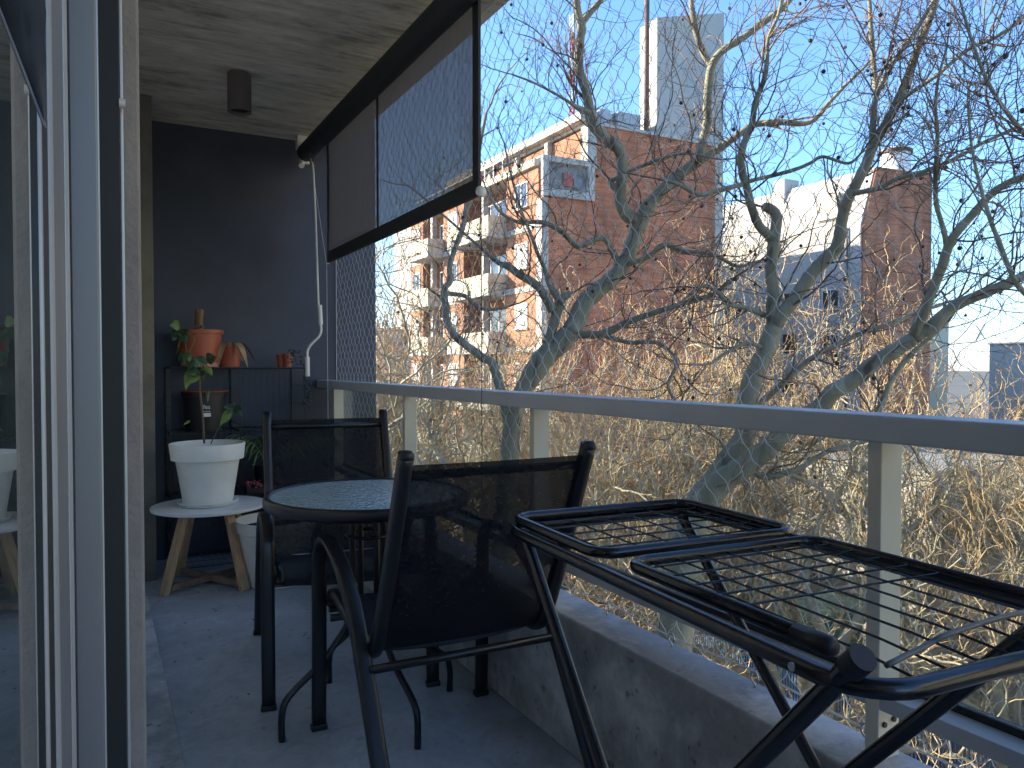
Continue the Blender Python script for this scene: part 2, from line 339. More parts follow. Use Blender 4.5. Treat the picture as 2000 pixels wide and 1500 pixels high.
M['twig'] = mat('brown_twig', (.33,.25,.17), .8, .35, 2, col2=(.11,.075,.055))
M['twig_far'] = mat('sunlit_twig', (.60,.46,.25), .8, .4, 1.2, col2=(.32,.20,.10), lo=.42, hi=.58)  # golden copy of the near twig; sunlight put into the colour
M['ball'] = mat('seed_ball', (.10,.06,.04), .95, .3, 40, .004, 120)

# ------------------------------------------------------------------ setting
CE = 2.49; WY = 4.8
def structure(mb, name, m, **k): return tag(mb.build(name, m, **k), kind='structure')
GZ = -9.0
g = MB(); g.add([(-900,-900,GZ-.05),(1500,-900,GZ-.05),(1500,1500,GZ-.05),(-900,1500,GZ-.05)], [(0,1,2,3)]); structure(g, 'ground', M['ground'])
g = MB(); g.add([(6.2,-60,GZ),(12.2,-60,GZ),(12.2,200,GZ),(6.2,200,GZ)], [(0,1,2,3)]); structure(g, 'road', M['asphalt'])
g = MB(); g.box((1.6,-60,GZ-.04), (6.2,200,GZ+.13)); structure(g, 'pavement', M['pave'])
g = MB(); g.box((12.2,-60,GZ-.04), (17.9,200,GZ+.13)); structure(g, 'pavement', M['pave'])
g = MB()
for k in range(30): g.box((9.13,-20+k*5,GZ+.002), (9.27,-17+k*5,GZ+.006))
structure(g, 'road_marking', M['line'])
# cross street between building and houses
g = MB(); g.box((-.6, -1.6, -.2), (1.318, WY-.002, 0)); structure(g, 'balcony_floor', M['floor'])
# ceiling: board-formed strips, recessed joints
ce = MB(); ce.box((-.6, -1.0, CE+.012), (1.40, 4.81, CE+.22)); ceil = structure(ce, 'ceiling', M['ceil'])
yy = -1.0
while yy < WY:
    wd = rnd.uniform(.16, .21); e = min(yy+wd, WY-.002)
    z = CE + rnd.uniform(-.003, .003)
    b = MB(); b.box((-.58, yy+.002, z), (1.385, e-.001, CE+.0115)); b.build('board_imprint', M['ceil'], ceil); yy += wd
# our building (hidden mass that shades the street side)
own = empty('apartment_building', (-5,2,GZ), 'own apartment building behind the sliding door, left of the balcony', 'building')
b = MB(); b.box((-9,-8,GZ), (-.62,12,6.2)); b.build('wall', M['taupe'], own)
b = MB(); b.box((-.6,WY+.26,GZ), (.1,12,6.2));  b.box((-.6,-1.0,CE+.225), (.1,WY+.25,6.2)); b.box((-.6,-3.04,GZ), (.1,WY+.25,-.205)); b.build('facade', M['taupe'], own)
# navy end wall
nw = MB(); nw.box((-.6, WY, GZ), (1.594, WY+.25, CE+.6)); tag(nw.build('end_wall', M['navy'], bevel=.004), 'dark navy painted end wall of the balcony behind the pots', 'wall')
# pilaster at the far left
pl = MB(); pl.box((-.55, 4.35, 0), (.262, WY-.003, CE-.004)); tag(pl.build('pilaster', M['taupe_dark'], bevel=.004), 'narrow olive taupe pilaster in the far left corner beside the navy wall', 'pilaster')
# parapet curb
cu = empty('parapet', (1.25, 1.5, 0), 'low raw concrete parapet curb running under the railing', 'parapet')
b = MB(); b.box((1.178, -3, .002), (1.316, WY-.003, .39)); b.build('curb', M['curb'], cu, bevel=.006)
b = MB(); b.box((1.19, -3, -.45), (1.318, WY-.003, -.202)); b.build('slab_edge', M['curb'], cu)
def hook(y):
    pts = [V(1.288,y,.388)]
    for k in range(11):
        t = -PI/2 + 2*PI*k/11.5; pts.append(V(1.288, y+.011*math.cos(t), .412+.013*math.sin(t)))
    return pts
for k in range(14):
    b = MB(); b.tube(hook(1.24+(k-3)*.283), .0023, 6); b.build('eye_screw', M['steel'], cu, smooth=True)

# ------------------------------------------------------------------ sliding door (left)
door = empty('sliding_door', (-.02,1.0,0), 'silver aluminium sliding door frame with glass at the left edge', 'sliding door')
b = MB(); gp = lambda y: -.0267+.0064*y
b.add([(gp(-.7),-.7,.06),(gp(.447),.447,.06),(gp(.447),.447,2.3),(gp(-.7),-.7,2.3),(gp(-.7)-.005,-.7,.06),(gp(.447)-.005,.447,.06),(gp(.447)-.005,.447,2.3),(gp(-.7)-.005,-.7,2.3)],
      [(0,1,2,3),(4,7,6,5),(0,4,5,1),(1,5,6,2),(2,6,7,3),(3,7,4,0)]); b.build('glass_pane', M['doorglass'], door)
yr_ = lambda r_: .0267/(-r_+.0064)
for r0, r1, dx, m in [(-.0533,-.0518,.0007,'alu_lit'),(-.0518,-.0432,-.0010,'gasket'),(-.0432,-.0405,.0004,'alu_lit'),(-.0405,-.0293,-.0002,'alu'),(-.0293,-.0258,.0006,'alu_lit'),(-.0258,-.0246,-.0008,'gasket')]:
    y0, y1 = yr_(r0)+.0005, yr_(r1)-.0005
    b = MB(); b.add([(gp(y0)+dx,y0,.005),(gp(y1)+dx,y1,.005),(gp(y1)-.02,y1,.005),(gp(y0)-.02,y0,.005),(gp(y0)+dx,y0,2.34),(gp(y1)+dx,y1,2.34),(gp(y1)-.02,y1,2.34),(gp(y0)-.02,y0,2.34)],
      [(0,3,2,1),(4,5,6,7),(0,1,5,4),(1,2,6,5),(2,3,7,6),(3,0,4,7)]); b.build('stile' if m != 'gasket' else 'gasket', M[m], door)
b = MB(); b.box((-.0212,.868,.005), (.0032,.905,2.34)); b.build('stile', M['alu'], door, bevel=.0015)
b = MB(); b.box((.0034,.872,.005), (.0048,.905,2.34)); b.build('stile', M['alu_lit'], door)
b = MB(); b.box((-.11,-.8,0.003), (-.001,.86,.004)); b.build('bottom_track', M['alu'], door)
b = MB(); b.box((-.075,-.8,2.345), (.02,1.15,2.46)); b.build('head_frame', M['alu'], door)
b = MB(); b.box((.0060,1.10,.004), (.0287,1.14,2.34)); b.build('gasket', M['gasket'], door)  # black strip filling the open gap; its shade is put into the colour
b = MB(); b.box((.0312,1.165,.004), (.0352,1.19,2.34)); b.build('stile', M['alu_lit'], door, bevel=.001)
# interior surfaces behind the glass
b = MB(); b.box((-3.0,-.8,.0), (-2.95,3,2.48)); b.box((-2.95,1.6,.0), (-.08,1.65,2.48)); tag(b.build('room_wall', M['inside']), 'dark interior wall of the room behind the sliding door', 'wall')
jb = empty('door_jamb', (.05,1.2,0), 'rough taupe plastered jamb beside the sliding door', 'door jamb')
b = MB(); b.box((-.079,1.2,.0), (.0569,4.34,CE-.004)); b.build('wall', M['taupe'], jb, bevel=.004)
b = MB(); b.box((.0571,1.22,.02), (.0576,4.34,CE-.02)); b.build('bounce_face', mat('bounce_white', (.80,.79,.76), .85, .05, 5), jb)  # thin white skin added out of view to bounce light onto the curb
b = MB(); b.box((.0578,.3,.001), (.2,4.34,.018)); b.build('sill', M['curb'], jb, bevel=.003)
b = MB(); b.tube([V(.0263,1.15,1.458), V(.0375,1.15,1.458)], .0062, 14); tag(b.build('door_stop', M['white'], smooth='auto'), 'small round white peg sticking out of the taupe jamb', 'peg')
# grey fabric hem at top left, gathered next to the glass
bl = empty('blind', P(60,60,.215), 'dark grey fabric blind bunched at the top left beside the glass', 'blind')
b = MB(); n = 22; vs = []
for i in range(n+1):
    t = i/n; y = -160 + t*405
    xl = min(88, -70 + (y+160)*.392); xr = 89 + 1.6*math.sin(t*30) ; d = .215
    for (x, dd) in ((xl, d), ((xl+xr)/2, d-.0015*math.sin(t*9)), (xr, d)): vs.append(P(x, y, dd))
    for (x, dd) in ((xl, d+.0015), ((xl+xr)/2, d+.001), (xr, d+.0015)): vs.append(P(x, y, dd))
vs = [Vector((v.x,v.y,2.34)) for v in vs[:6]] + vs; n += 1
fs = []
for i in range(n):
    a = i*6; fs += [(a,a+6,a+7,a+1),(a+1,a+7,a+8,a+2),(a+3,a+4,a+10,a+9),(a+4,a+5,a+11,a+10),(a,a+3,a+9,a+6),(a+2,a+8,a+11,a+5)]
b.add(vs, fs); b.build('fabric', mat('charcoal_blind_fabric', (.06,.065,.075), .9, .2, 60), bl, smooth=True)
b = MB(); q_ = P(-72,-160,.2145); b.tube([V(q_.x,q_.y,2.34), q_, P(0,22,.2145), P(84,238,.2145), P(88,250,.215)], .0005, 8); b.build('hem', M['alu'], bl, smooth=True)

# ------------------------------------------------------------------ railing
rl = empty('railing', (1.25,1.5,.39), 'grey metal railing with glass panels on the concrete parapet', 'railing')
b = MB(); b.box((1.207,-3,.975), (1.292,WY-.003,1.023)); b.build('handrail', M['rail'], rl, bevel=.004)
posts = [4.51, 3.32, 2.14, .894, -.32, -1.5]
for y in posts:
    b = MB(); b.box((1.237,y,.391), (1.296,y+.028,.9745)); p = b.build('post', M['post'], rl, bevel=.002)
    for (dx, dz) in ((.012,.112),(.038,.117),(.012,.062),(.037,.070)):
        b = MB()
        for q in ((.0052,0),(.0048,-.004),(.002,-.006)): pass
        b.tube([V(1.237+dx+.003,y+.001,.391+dz-.045), V(1.237+dx+.003,y-.004,.391+dz-.045)], .0052, 8); b.build('bolt', M['bolt'], p)
yb = posts + [-3.0]
tops = [WY-.004] + posts
for i, y in enumerate(posts):
    y1 = tops[i] if i == 0 else posts[i-1]-.001
    y0 = y+.029
    if i > 0 or True:
        b = MB(); b.box((1.239,y0,.487), (1.300,y1,.516)); b.build('bottom_rail', M['rail'], rl, bevel=.0015)
        b = MB(); b.box((1.288,y0,.5165), (1.304,y1,.530)); b.build('gasket', M['gasket'], rl)
        b = MB(); b.box((1.2925,y0,.5305), (1.2985,y1,.9745)); b.build('glass_panel', M['glass'], rl)

for y in posts[:4]:
    b = MB(); b.box((1.2355,y-.006,.391), (1.2365,y+.034,.401)); b.build('base_plate', M['post'], rl)
# ------------------------------------------------------------------ safety net
net = MB(); NX = 1.332; cw, chh = .074, .086
zs0, zs1 = .395, CE+.0
ny = int((WY-.02-.2)/(cw/2)); nz_ = int((zs1-zs0)/(chh/2))
rn = random.Random(5)
node = {}
for j in range(-1, ny+2):
    for i in range(nz_+2):
        y = WY-.012 - j*cw/2; z = zs0 + i*chh/2
        amp = .3 + .7*min(1, max(0, (2.6-y)/2))
        node[(j,i)] = Vector((NX + rn.uniform(-.004,.004) + .012*math.sin(y*1.7)*math.sin(z*1.5), y + amp*(rn.uniform(-.006,.006)+.012*math.sin(z*3.1+y*2.3)), min(z + amp*(rn.uniform(-.006,.006)+.010*math.sin(y*2.9+z)), zs1)))
nv = []; nf = []
def seg(p, q, r=.0011):
    n0 = len(nv)
    for c in (p, q):
        nv.extend([(c.x-r, c.y, c.z), (c.x+r*.6, c.y+r, c.z), (c.x+r*.6, c.y-r, c.z)])
    nf.extend([(n0,n0+1,n0+4,n0+3),(n0+1,n0+2,n0+5,n0+4),(n0+2,n0,n0+3,n0+5)])
for j in range(0, ny+1):
    for i in range(nz_+1):
        if (i+j) % 2: continue
        p = node[(j,i)]
        for dj in (-1, 1):
            if (j+dj, i+1) not in node: continue
            q = node[(j+dj, i+1)]
            # strand leaves the knot steeply: S-shaped side
            a = p.lerp(q, .3) + Vector((0, -dj*-.006*-1, .006)); c = p.lerp(q, .7) + Vector((0, dj*.006*-1, -.006))
            a = Vector((p.lerp(q,.3).x, p.y + (q.y-p.y)*.17, p.z+(q.z-p.z)*.3)); c = Vector((p.lerp(q,.7).x, p.y+(q.y-p.y)*.83, p.z+(q.z-p.z)*.7))
            seg(p, a); seg(a, c); seg(c, q)
nr = empty('safety_net', (NX, 1.5, .39), 'pale diamond mesh safety net stretched outside the railing', 'net')
m_ = MB(); m_.v = nv; m_.f = nf; tag(m_.build('mesh_cords', M['netm'], nr), kind='stuff')
b = MB(); b.tube([V(NX, y, .398+.006*math.sin(y*11)) for y in np.arange(.3, WY, .07)], .0022, 5); b.tube([V(NX, WY-.01, .4), V(NX, WY-.01, CE)], .0022, 5)
b.tube([V(NX, y, CE-.01) for y in np.arange(.3, WY, .2)], .0022, 5); b.build('border_cord', M['netm'], nr)

# ------------------------------------------------------------------ awning
AX = 1.15
aw = empty('awning', (1.12,3.5,2.4), 'dark roller awning with grey see-through screen let halfway down', 'awning')
RX, RZ = 1.115, 2.385
b = MB(); b.tube([V(RX,2.25,RZ), V(RX,4.66,RZ)], .052, 20); b.build('roller', M['awnhem'], aw, smooth='auto')
zb = 1.688; yl, yr = 4.30, 2.36
def fab(y, z): return AX + .004*math.sin(y*6+z*3) + .006*math.sin(z*4)*math.sin(y*2.1)
b = MB(); ny_, nz2 = 30, 12; vs = []
for i in range(ny_+1):
    for j in range(nz2+1):
        y = yl-.012+(yr-yl+.04)*i/ny_; z = zb+.06 + (RZ-.01-zb-.06)*j/nz2; vs.append((fab(y,z), y, z))
fs = [(i*(nz2+1)+j, (i+1)*(nz2+1)+j, (i+1)*(nz2+1)+j+1, i*(nz2+1)+j+1) for i in range(ny_) for j in range(nz2)]
b.add(vs, fs); f = b.build('screen_fabric', M['awn'], aw, smooth=True)
md = f.modifiers.new('thick', 'SOLIDIFY'); md.thickness = .0006
b = MB(); b.box((AX-.006,yr,zb), (AX+.010,yl,zb+.062)); b.build('hem_bar', M['awnhem'], aw, bevel=.004)
b = MB(); b.box((AX-.004,yr,zb+.063), (AX+.006,yr+.045,RZ-.03)); b.build('side_hem', M['awnhem'], aw)
b = MB(); b.box((AX-.004,yl-.012,zb+.063), (AX+.006,yl,RZ-.03)); b.build('side_hem', M['awnhem'], aw)
b = MB(); b.box((AX-.005,3.425,zb+.063), (AX+.003,3.433,RZ-.03)); b.build('seam', M['cordd'], aw)
b = MB(); b.lathe((0,0,0), [(.001,-.012),(.016,-.010),(.02,0),(.016,.010),(.001,.012)], 14)
capm = b.build('end_cap', M['white'], aw, smooth=True, world=False); capm.location = V(AX, yr-.012, zb+.012)-aw.location; capm.rotation_euler = (PI/2,0,0)
c2 = capm.copy(); COL.objects.link(c2); c2.location = V(AX, yl+.008, zb+.006)-aw.location; c2.scale = (.6,.6,.6)
# gear bracket
b = MB(); b.box((RX-.05,4.66,RZ+.02), (RX+.03,4.71,CE-.002)); b.box((RX-.03,4.665,RZ-.06), (RX+.03,4.70,RZ+.03)); b.build('bracket', M['white'], aw, bevel=.006)
b = MB(); b.tube([V(RX-.02,4.67,RZ-.055), V(RX-.03,4.64,RZ-.085)], .017, 12); b.build('gear', M['white'], aw, smooth='auto')
# guide cords
b = MB(); b.tube([V(AX,yr-.014,zb), V(AX+.003,yr-.014,.46)], .0016, 5); b.build('guide_cord', M['cordd'], aw)
b = MB(); b.tube([V(AX-.005,yl+.01,zb), V(AX,yl+.012,.40)], .0016, 5); b.tube([V(RX+.01,4.58,RZ-.04), V(AX-.005,yl+.015,zb)], .0014, 5); b.build('guide_cord', M['cordw'], aw)
# crank rod hanging from the gear
ck = empty('crank_handle', (1.09,4.6,1.1), 'white crank rod with a bent handle hanging from the awning gear', 'crank')
D = 4.36
b = MB()
ring = []
for k in range(13):
    t = 2*PI*k/12; ring.append(P(609+5*math.sin(t), 308-12*math.cos(t), D))
b.tube(ring, .0035, 6); b.build('eye', M['blacksat'], ck)
pts = [P(610,316,D), P(612,336,D), P(616,420,D), P(622,598,D), P(626,632,D)] 
b = MB(); b.tube(pts, .006, 8)
pts = smooth_path([P(626,632,D), P(627,646,D), P(622,658,D), P(608,672,D), P(601,684,D), P(600,700,D), P(600.5,733,D)], 4); b.tube(pts, .0075, 8); b.build('rod', M['white'], ck, smooth=True)
b = MB(); b.tube([P(624.5,596,D-.001), P(626.5,634,D-.001)], .0125, 10); b.build('sleeve', M['white'], ck, smooth='auto')
b = MB(); b.tube([P(600,697,D-.001), P(600.7,735,D-.001)], .0135, 10); b.build('sleeve', M['white'], ck, smooth='auto')

# ------------------------------------------------------------------ ceiling lamp
lp = empty('ceiling_lamp', (.607,3.83,CE), 'taupe cylindrical spotlight mounted under the concrete ceiling', 'ceiling lamp')
b = MB(); b.lathe((.607,3.83,CE-.182), [(.040,.012),(.050,0),(.054,0),(.054,.176)], 32, cap0=False); b.build('housing', M['lampm'], lp, smooth='auto')
b = MB(); b.lathe((.607,3.83,CE-.168), [(.044,0),(.044,.004)], 24); b.build('diffuser', M['gasket'], lp)

# ------------------------------------------------------------------ armchairs
def make_chair():
    r = empty('armchair', (0,0,0))
    HW = .238
    rail = smooth_path([(0,-.005,.915),(0,.045,.80),(0,.13,.60),(0,.20,.455),(0,.245,.395),(0,.31,.382),(0,.45,.405),(0,.60,.43),(0,.66,.425),(0,.685,.395)], 4)
    for s in (-1, 1):
        b = MB(); b.tube([V(s*(HW+.0*p.z),p.y,p.z) for p in rail], .014, 10, flat=(.034,.038), up=(1,0,0)); b.build('sling_rail', M['black'], r, smooth=True, world=False)
        b = MB(); b.lathe((s*HW,-.008,.912), [(.001,.012),(.012,.010),(.017,.002),(.017,-.010)], 14, cap0=False); b.build('end_cap', M['blacksat'], r, smooth=True, world=False)
        # armrest loop: front leg, arm, rear leg
        X = s*.272
        loop = smooth_path([(X,.715,.0),(X,.705,.25),(X,.70,.47),(X,.685,.555),(X,.62,.603),(X,.52,.598),(X,.41,.555),(X,.30,.475),(X,.18,.315),(X,.07,.15),(X,-.035,.0)], 4)
        b = MB(); b.tube(loop, .02, 12, flat=(.044,.022), up=(1,0,0)); b.build('arm_frame', M['black'], r, smooth=True, world=False)
        for yy_ in (.715,-.035):
            b = MB(); b.box((X-.024,yy_-.014,0), (X+.024,yy_+.014,.018)); b.build('foot_cap', M['blacksat'], r, world=False, bevel=.003)
    back = [p for p in rail if p.z > .385 and p.y < .3]
    seat = [p for p in rail if p.y > .24]
    def sling(path, sag):
        b = MB(); n = 8; vs = []
        for i, p in enumerate(path):
            nrm = Vector((0,1,0)) if sag == 'b' else Vector((0,0,1))
            for k in range(n+1):
                x = -HW + 2*HW*k/n; q = .018*(1-(x/HW)**2)
                v = Vector((x,p.y,p.z)) - (Vector((0,q*.8,0)) if sag == 'b' else Vector((0,0,q)))
                vs.append(v)
        m = len(path); fs = [(i*(n+1)+k, i*(n+1)+k+1, (i+1)*(n+1)+k+1, (i+1)*(n+1)+k) for i in range(m-1) for k in range(n)]
        return b.add(vs, fs)
    o = sling(back[1:], 'b').build('backrest', M['sling'], r, smooth=True, world=False)
    o = sling(seat, 's').build('seat', M['sling_seat'], r, smooth=True, world=False)
    b = MB(); b.tube([V(-HW,.022,.862),V(HW,.022,.862)], .0105, 10); b.build('crossbar', M['black'], r, smooth=True, world=False)
    b = MB(); b.tube([V(-.262,.205,.362),V(.262,.205,.362)], .0115, 10); b.build('crossbar', M['black'], r, smooth=True, world=False)
    b = MB(); b.tube([V(-.262,.60,.375),V(.262,.60,.375)], .0115, 10); b.build('crossbar', M['black'], r, smooth=True, world=False)
    for s in (-1,1):
        for (y_, z_) in ((.27,.385),(.6,.40)):
            b = MB(); b.tube([V(s*HW,y_,z_),V(s*.266,y_,z_)], .009, 8); b.build('rail_pin', M['black'], r, world=False)
    return r
ch = make_chair(); ch.location = (.838,1.60,0); ch.rotation_euler = (0,0,math.radians(-1.5))
tag(ch, 'black sling armchair in front with its back to the camera and pulled to the table', 'armchair', 'sling armchairs at the round table')
c2 = copy_tree(ch); c2.location = (.845,3.20,0); c2.rotation_euler = (0,0,math.radians(180-8))
tag(c2, 'black sling armchair on the far side of the round table facing the camera', 'armchair', 'sling armchairs at the round table')

# ------------------------------------------------------------------ round table
TC = V(.755,2.36,0)
tb = empty('round_table', TC, 'small round black table with pebbled glass top between the two armchairs', 'table')
b = MB(); b.lathe(TC, [(.296,.672),(.312,.672),(.320,.680),(.320,.700),(.313,.709),(.303,.7095),(.300,.704)], 64, cap0=False, cap1=False)
b.lathe(TC, [(.300,.704),(.296,.70),(.296,.672)], 64, cap0=False, cap1=False); b.build('rim', M['black'], tb, smooth=True)
b = MB(); b.lathe(TC, [(.299,.698),(.302,.701),(.302,.703),(.299,.7045)], 64); b.build('glass_top', M['tglass'], tb)
fa = [180+11-0, -79, 2+3, 101]
feet = [V(.47,2.30,0), V(.808,2.07,0), V(1.05,2.39,0), V(.705,2.65,0)]
for f_ in feet:
    dr = (f_-TC); dr.z = 0; rr = dr.length; dr.normalize()
    c = TC + dr*.055
    pts = [c+V(0,0,.695), c+V(0,0,.45), c+V(0,0,.345), TC+dr*.075+V(0,0,.30), TC+dr*(rr*.55)+V(0,0,.205), TC+dr*(rr*.92)+V(0,0,.128), TC+dr*rr+V(0,0,.075), TC+dr*rr+V(0,0,.0)]
    b = MB(); b.tube(smooth_path(pts, 4), .0105, 10); b.build('leg', M['black'], tb, smooth=True)
for z in (.575,.36):
    ring = [TC+V(.068*math.cos(2*PI*k/20),.068*math.sin(2*PI*k/20),z) for k in range(21)]
    b = MB(); b.tube(ring, .0055, 8); b.build('ring', M['black'], tb, smooth=True)
for k in range(4):
    t = k*PI/2; b = MB(); b.bar(TC+V(0,0,.688), TC+V(.3*math.cos(t+.2),.3*math.sin(t+.2),.680), .018, .006); b.build('top_support', M['black'], tb)

# ------------------------------------------------------------------ drying rack
P1 = V(.732,1.386,.78); LA = V(-.067,-.998,0).normalized(); WA = V(.998,-.067,0).normalized()
def rk(t, w_, h=0): return P1 + LA*t + WA*w_ + V(0,0,h)
rack = empty('drying_rack', rk(.45,.22,-.78), 'folding black clothes drying rack standing open beside the railing', 'drying rack')
def rounded(t0, t1, w0, w1, h, rc=.05, n=6, closed=True):
    pts = []
    cs = [(t0+rc,w0+rc,PI,1.5*PI),(t1-rc,w0+rc,1.5*PI,2*PI),(t1-rc,w1-rc,0,.5*PI),(t0+rc,w1-rc,.5*PI,PI)]
    for (tt, ww, a0, a1) in cs:
        for k in range(n+1):
            a = a0+(a1-a0)*k/n; pts.append(rk(tt+rc*math.cos(a), ww+rc*math.sin(a), h))
    return pts
mid = lambda p, q: (p+q)/2
def loop_tube(b, pts, r): 
    m0 = mid(pts[-1], pts[0]); b.tube([m0]+pts+[m0], r, 10, caps=False)
b = MB(); loop_tube(b, rounded(0,.895,0,.456,0,.07), .0112); b.build('main_frame', M['blackrack'], rack, smooth=True)
b = MB(); loop_tube(b, rounded(.01,.352,.014,.442,.020,.04), .0098); b.build('wing_frame', M['blackrack'], rack, smooth=True)
b = MB(); pts = [rk(.80,.040,.016), rk(.46,.034,.016)] + [rk(.44+.04*math.cos(a)-.0, .074+.04*math.sin(a), .016) for a in np.linspace(1.5*PI, PI, 6)] + [rk(.40,.38,.016)] + [rk(.44+.04*math.cos(a), .395+.04*math.sin(a), .016) for a in np.linspace(PI,.5*PI,6)] + [rk(.86,.437,.016)]
b.tube(pts, .0098, 10); b.build('wing_frame', M['blackrack'], rack, smooth=True)
b = MB(); b.tube([rk(.755,.0395,.016), rk(.805,.040,.016), rk(.812,.040,.016)], [.0122,.0122,.008], 12); b.build('rubber_cap', M['blacksat'], rack, smooth=True)
for k in range(6):
    w_ = .055+k*.069; b = MB(); b.tube([rk(.012,w_,.013), rk(.352,w_,.013)], .0018, 6); b.build('wire', M['blackrack'], rack)
for k in range(5):
    t = .07+k*.057; b = MB(); b.tube([rk(t,.016,.0175), rk(t,.440,.0175)], .0018, 6); b.build('wire', M['blackrack'], rack)
for k in range(7):
    w_ = .075+k*.052; b = MB(); b.tube([rk(.402,w_,.014), rk(.80,w_,.010), rk(.893,w_,.004)], .0018, 6); b.build('wire', M['blackrack'], rack)
for k in range(5):
    t = .445+k*.052; b = MB(); b.tube([rk(t,.037,.0175), rk(t,.434,.0175)], .0018, 6); b.build('wire', M['blackrack'], rack)
b = MB(); b.tube(smooth_path([rk(.862,.06,.012), rk(.850,.14,.018), rk(.852,.17,.026), rk(.835,.30,.024), rk(.83,.42,.02)], 5), .0034, 8); b.build('support_wire', mat('grey_plastic_coated_wire', (.12,.125,.13), .4, .1), rack, smooth=True)
def rleg(p, q, nm='leg', r=.0115):
    b = MB(); b.tube([p, q], r, 12); b.build(nm, M['blackrack'], rack, smooth='auto')
rleg(rk(.02,.035,-.01), V(.70,.64,.012)); rleg(rk(.015,.43,-.005), V(1.135,.60,.012))
rleg(rk(.872,.006,.030), V(.715,1.18,.012), r=.0122); rleg(rk(.86,.315,.012), V(.985,1.18,.012), r=.0125)
b = MB(); b.tube([rk(.880,.005,.036), rk(.862,.007,.018)], .0148, 14); b.build('rubber_cap', M['blacksat'], rack, smooth='auto')
b = MB(); b.tube([V(.70,.64,.012), V(1.135,.60,.012)], .0095, 10); b.build('foot_bar', M['blackrack'], rack, smooth=True)
b = MB(); b.tube([V(.715,1.18,.012), V(.985,1.18,.012)], .0095, 10); b.build('foot_bar', M['blackrack'], rack, smooth=True)
b = MB(); b.tube([rk(.80,-.0125,.0), rk(.80,-.0095,.0)], .005, 10); b.build('rivet', M['steel'], rack)
# ------------------------------------------------------------------ stool with white pot
SC = V(.50,4.17,0)
st = empty('stool_table', SC, 'low round pale side table with splayed wooden legs under the white pot', 'side table')
b = MB(); b.lathe(SC, [(.262,.386),(.276,.390),(.278,.398),(.276,.404),(.27,.405)], 56); b.build('tabletop', M['stooltop'], st, smooth='auto')
cs_ = []
for k in range(4):
    a = math.radians(-15+45+90*k); f_ = SC + V(.262*math.cos(a), .262*math.sin(a), 0); tp = SC + V(.145*math.cos(a), .145*math.sin(a), .385)
    b = MB(); b.bar(f_, tp, .026, .045, up=V(-math.sin(a),math.cos(a),0)); b.build('leg', M['wood'], st, bevel=.002); cs_.append(f_)
for i, j, z in ((0,2,.03),(1,3,.031)):
    p, q = cs_[i]+V(0,0,z), cs_[j]+V(0,0,z); p = p.lerp(q,.07); q = q.lerp(p,.075)
    if i == 0:
        b = MB(); b.bar(p, q, .026, .03); b.build('stretcher', M['oldwood'], st, bevel=.002)
    else:
        c = (p+q)/2; u = (q-p).normalized()*.0135
        for e0, e1 in ((p, c-u),(c+u, q)): b = MB(); b.bar(e0, e1, .026, .03); b.build('stretcher', M['oldwood'], st, bevel=.002)
PC = V(.492,4.165,.4055)
po = empty('planter', PC, 'large white planter with a saucer on the pale side table', 'planter')
b = MB(); b.lathe(PC, [(.112,.008),(.118,.010),(.152,.225),(.156,.232),(.174,.234),(.182,.310),(.181,.314),(.176,.314),(.170,.25),(.150,.245),(.148,.24)], 56, cap0=True, cap1=False); b.build('pot', M['whitepot'], po, smooth='auto')
b = MB(); b.lathe(PC, [(.125,.0),(.132,.002),(.149,.022),(.148,.0245),(.144,.024),(.128,.0075)], 56); b.build('saucer', M['whitepot'], po, smooth='auto')
b = MB(); b.lathe(PC, [(.155,.262),(.05,.268),(.001,.266)], 30, cap0=False, cap1=False); b.build('soil', M['soil'], po, smooth=True)
def leaf(b, base, d, L_, W_, droop=.3, up=V(0,0,1)):
    d = Vector(d).normalized(); s = d.cross(up); s = s.normalized() if s.length > .01 else V(1,0,0); n_ = s.cross(d).normalized()
    prof = [(0,.02),(.12,.55),(.3,.98),(.5,1.0),(.7,.75),(.88,.35),(1,.0)]
    vs = []
    for t, w_ in prof:
        c = base + d*(L_*t) - V(0,0,1)*(droop*L_*t*t)
        vs += [c + s*(W_/2*w_) + n_*(W_*.12*w_), c, c - s*(W_/2*w_) + n_*(W_*.12*w_)]
    fs = []
    for i in range(len(prof)-1):
        a = i*3; fs += [(a,a+1,a+4,a+3),(a+1,a+2,a+5,a+4)]
    b.add(vs, fs)
pt = empty('potted_plant', PC+V(0,0,.262), 'thin stemmed plant with a few broad green leaves growing from the white planter', 'plant')
b = MB(); b.tube(smooth_path([P(399,866,3.9),P(396,815,3.9),P(391,765,3.88),P(390,735,3.87),P(398,712,3.86)],3), [.0055]*13, 7); b.build('stem', M['stem'], pt, smooth=True)
b = MB(); b.tube(smooth_path([P(412,866,3.88),P(425,840,3.86),P(440,815,3.84),P(455,798,3.82)],3), .003, 6); b.build('stem', M['stem'], pt, smooth=True)
b = MB(); b.tube([P(392,760,3.88),P(401,730,3.86),P(405,705,3.85)], .0028, 6); b.build('stem', M['stem'], pt, smooth=True)
def lf(x, y, dx, dy, L_, W_, m, par, depth=3.85, droop=.3):
    p = P(x,y,depth); q = P(x+dx,y+dy,depth-.03); b = MB(); leaf(b, p, q-p, L_, W_, droop, up=V(.2,-.8,.5)); o = b.build('leaf', M[m], par, smooth=True)
    md = o.modifiers.new('thick','SOLIDIFY'); md.thickness = .0006; return o
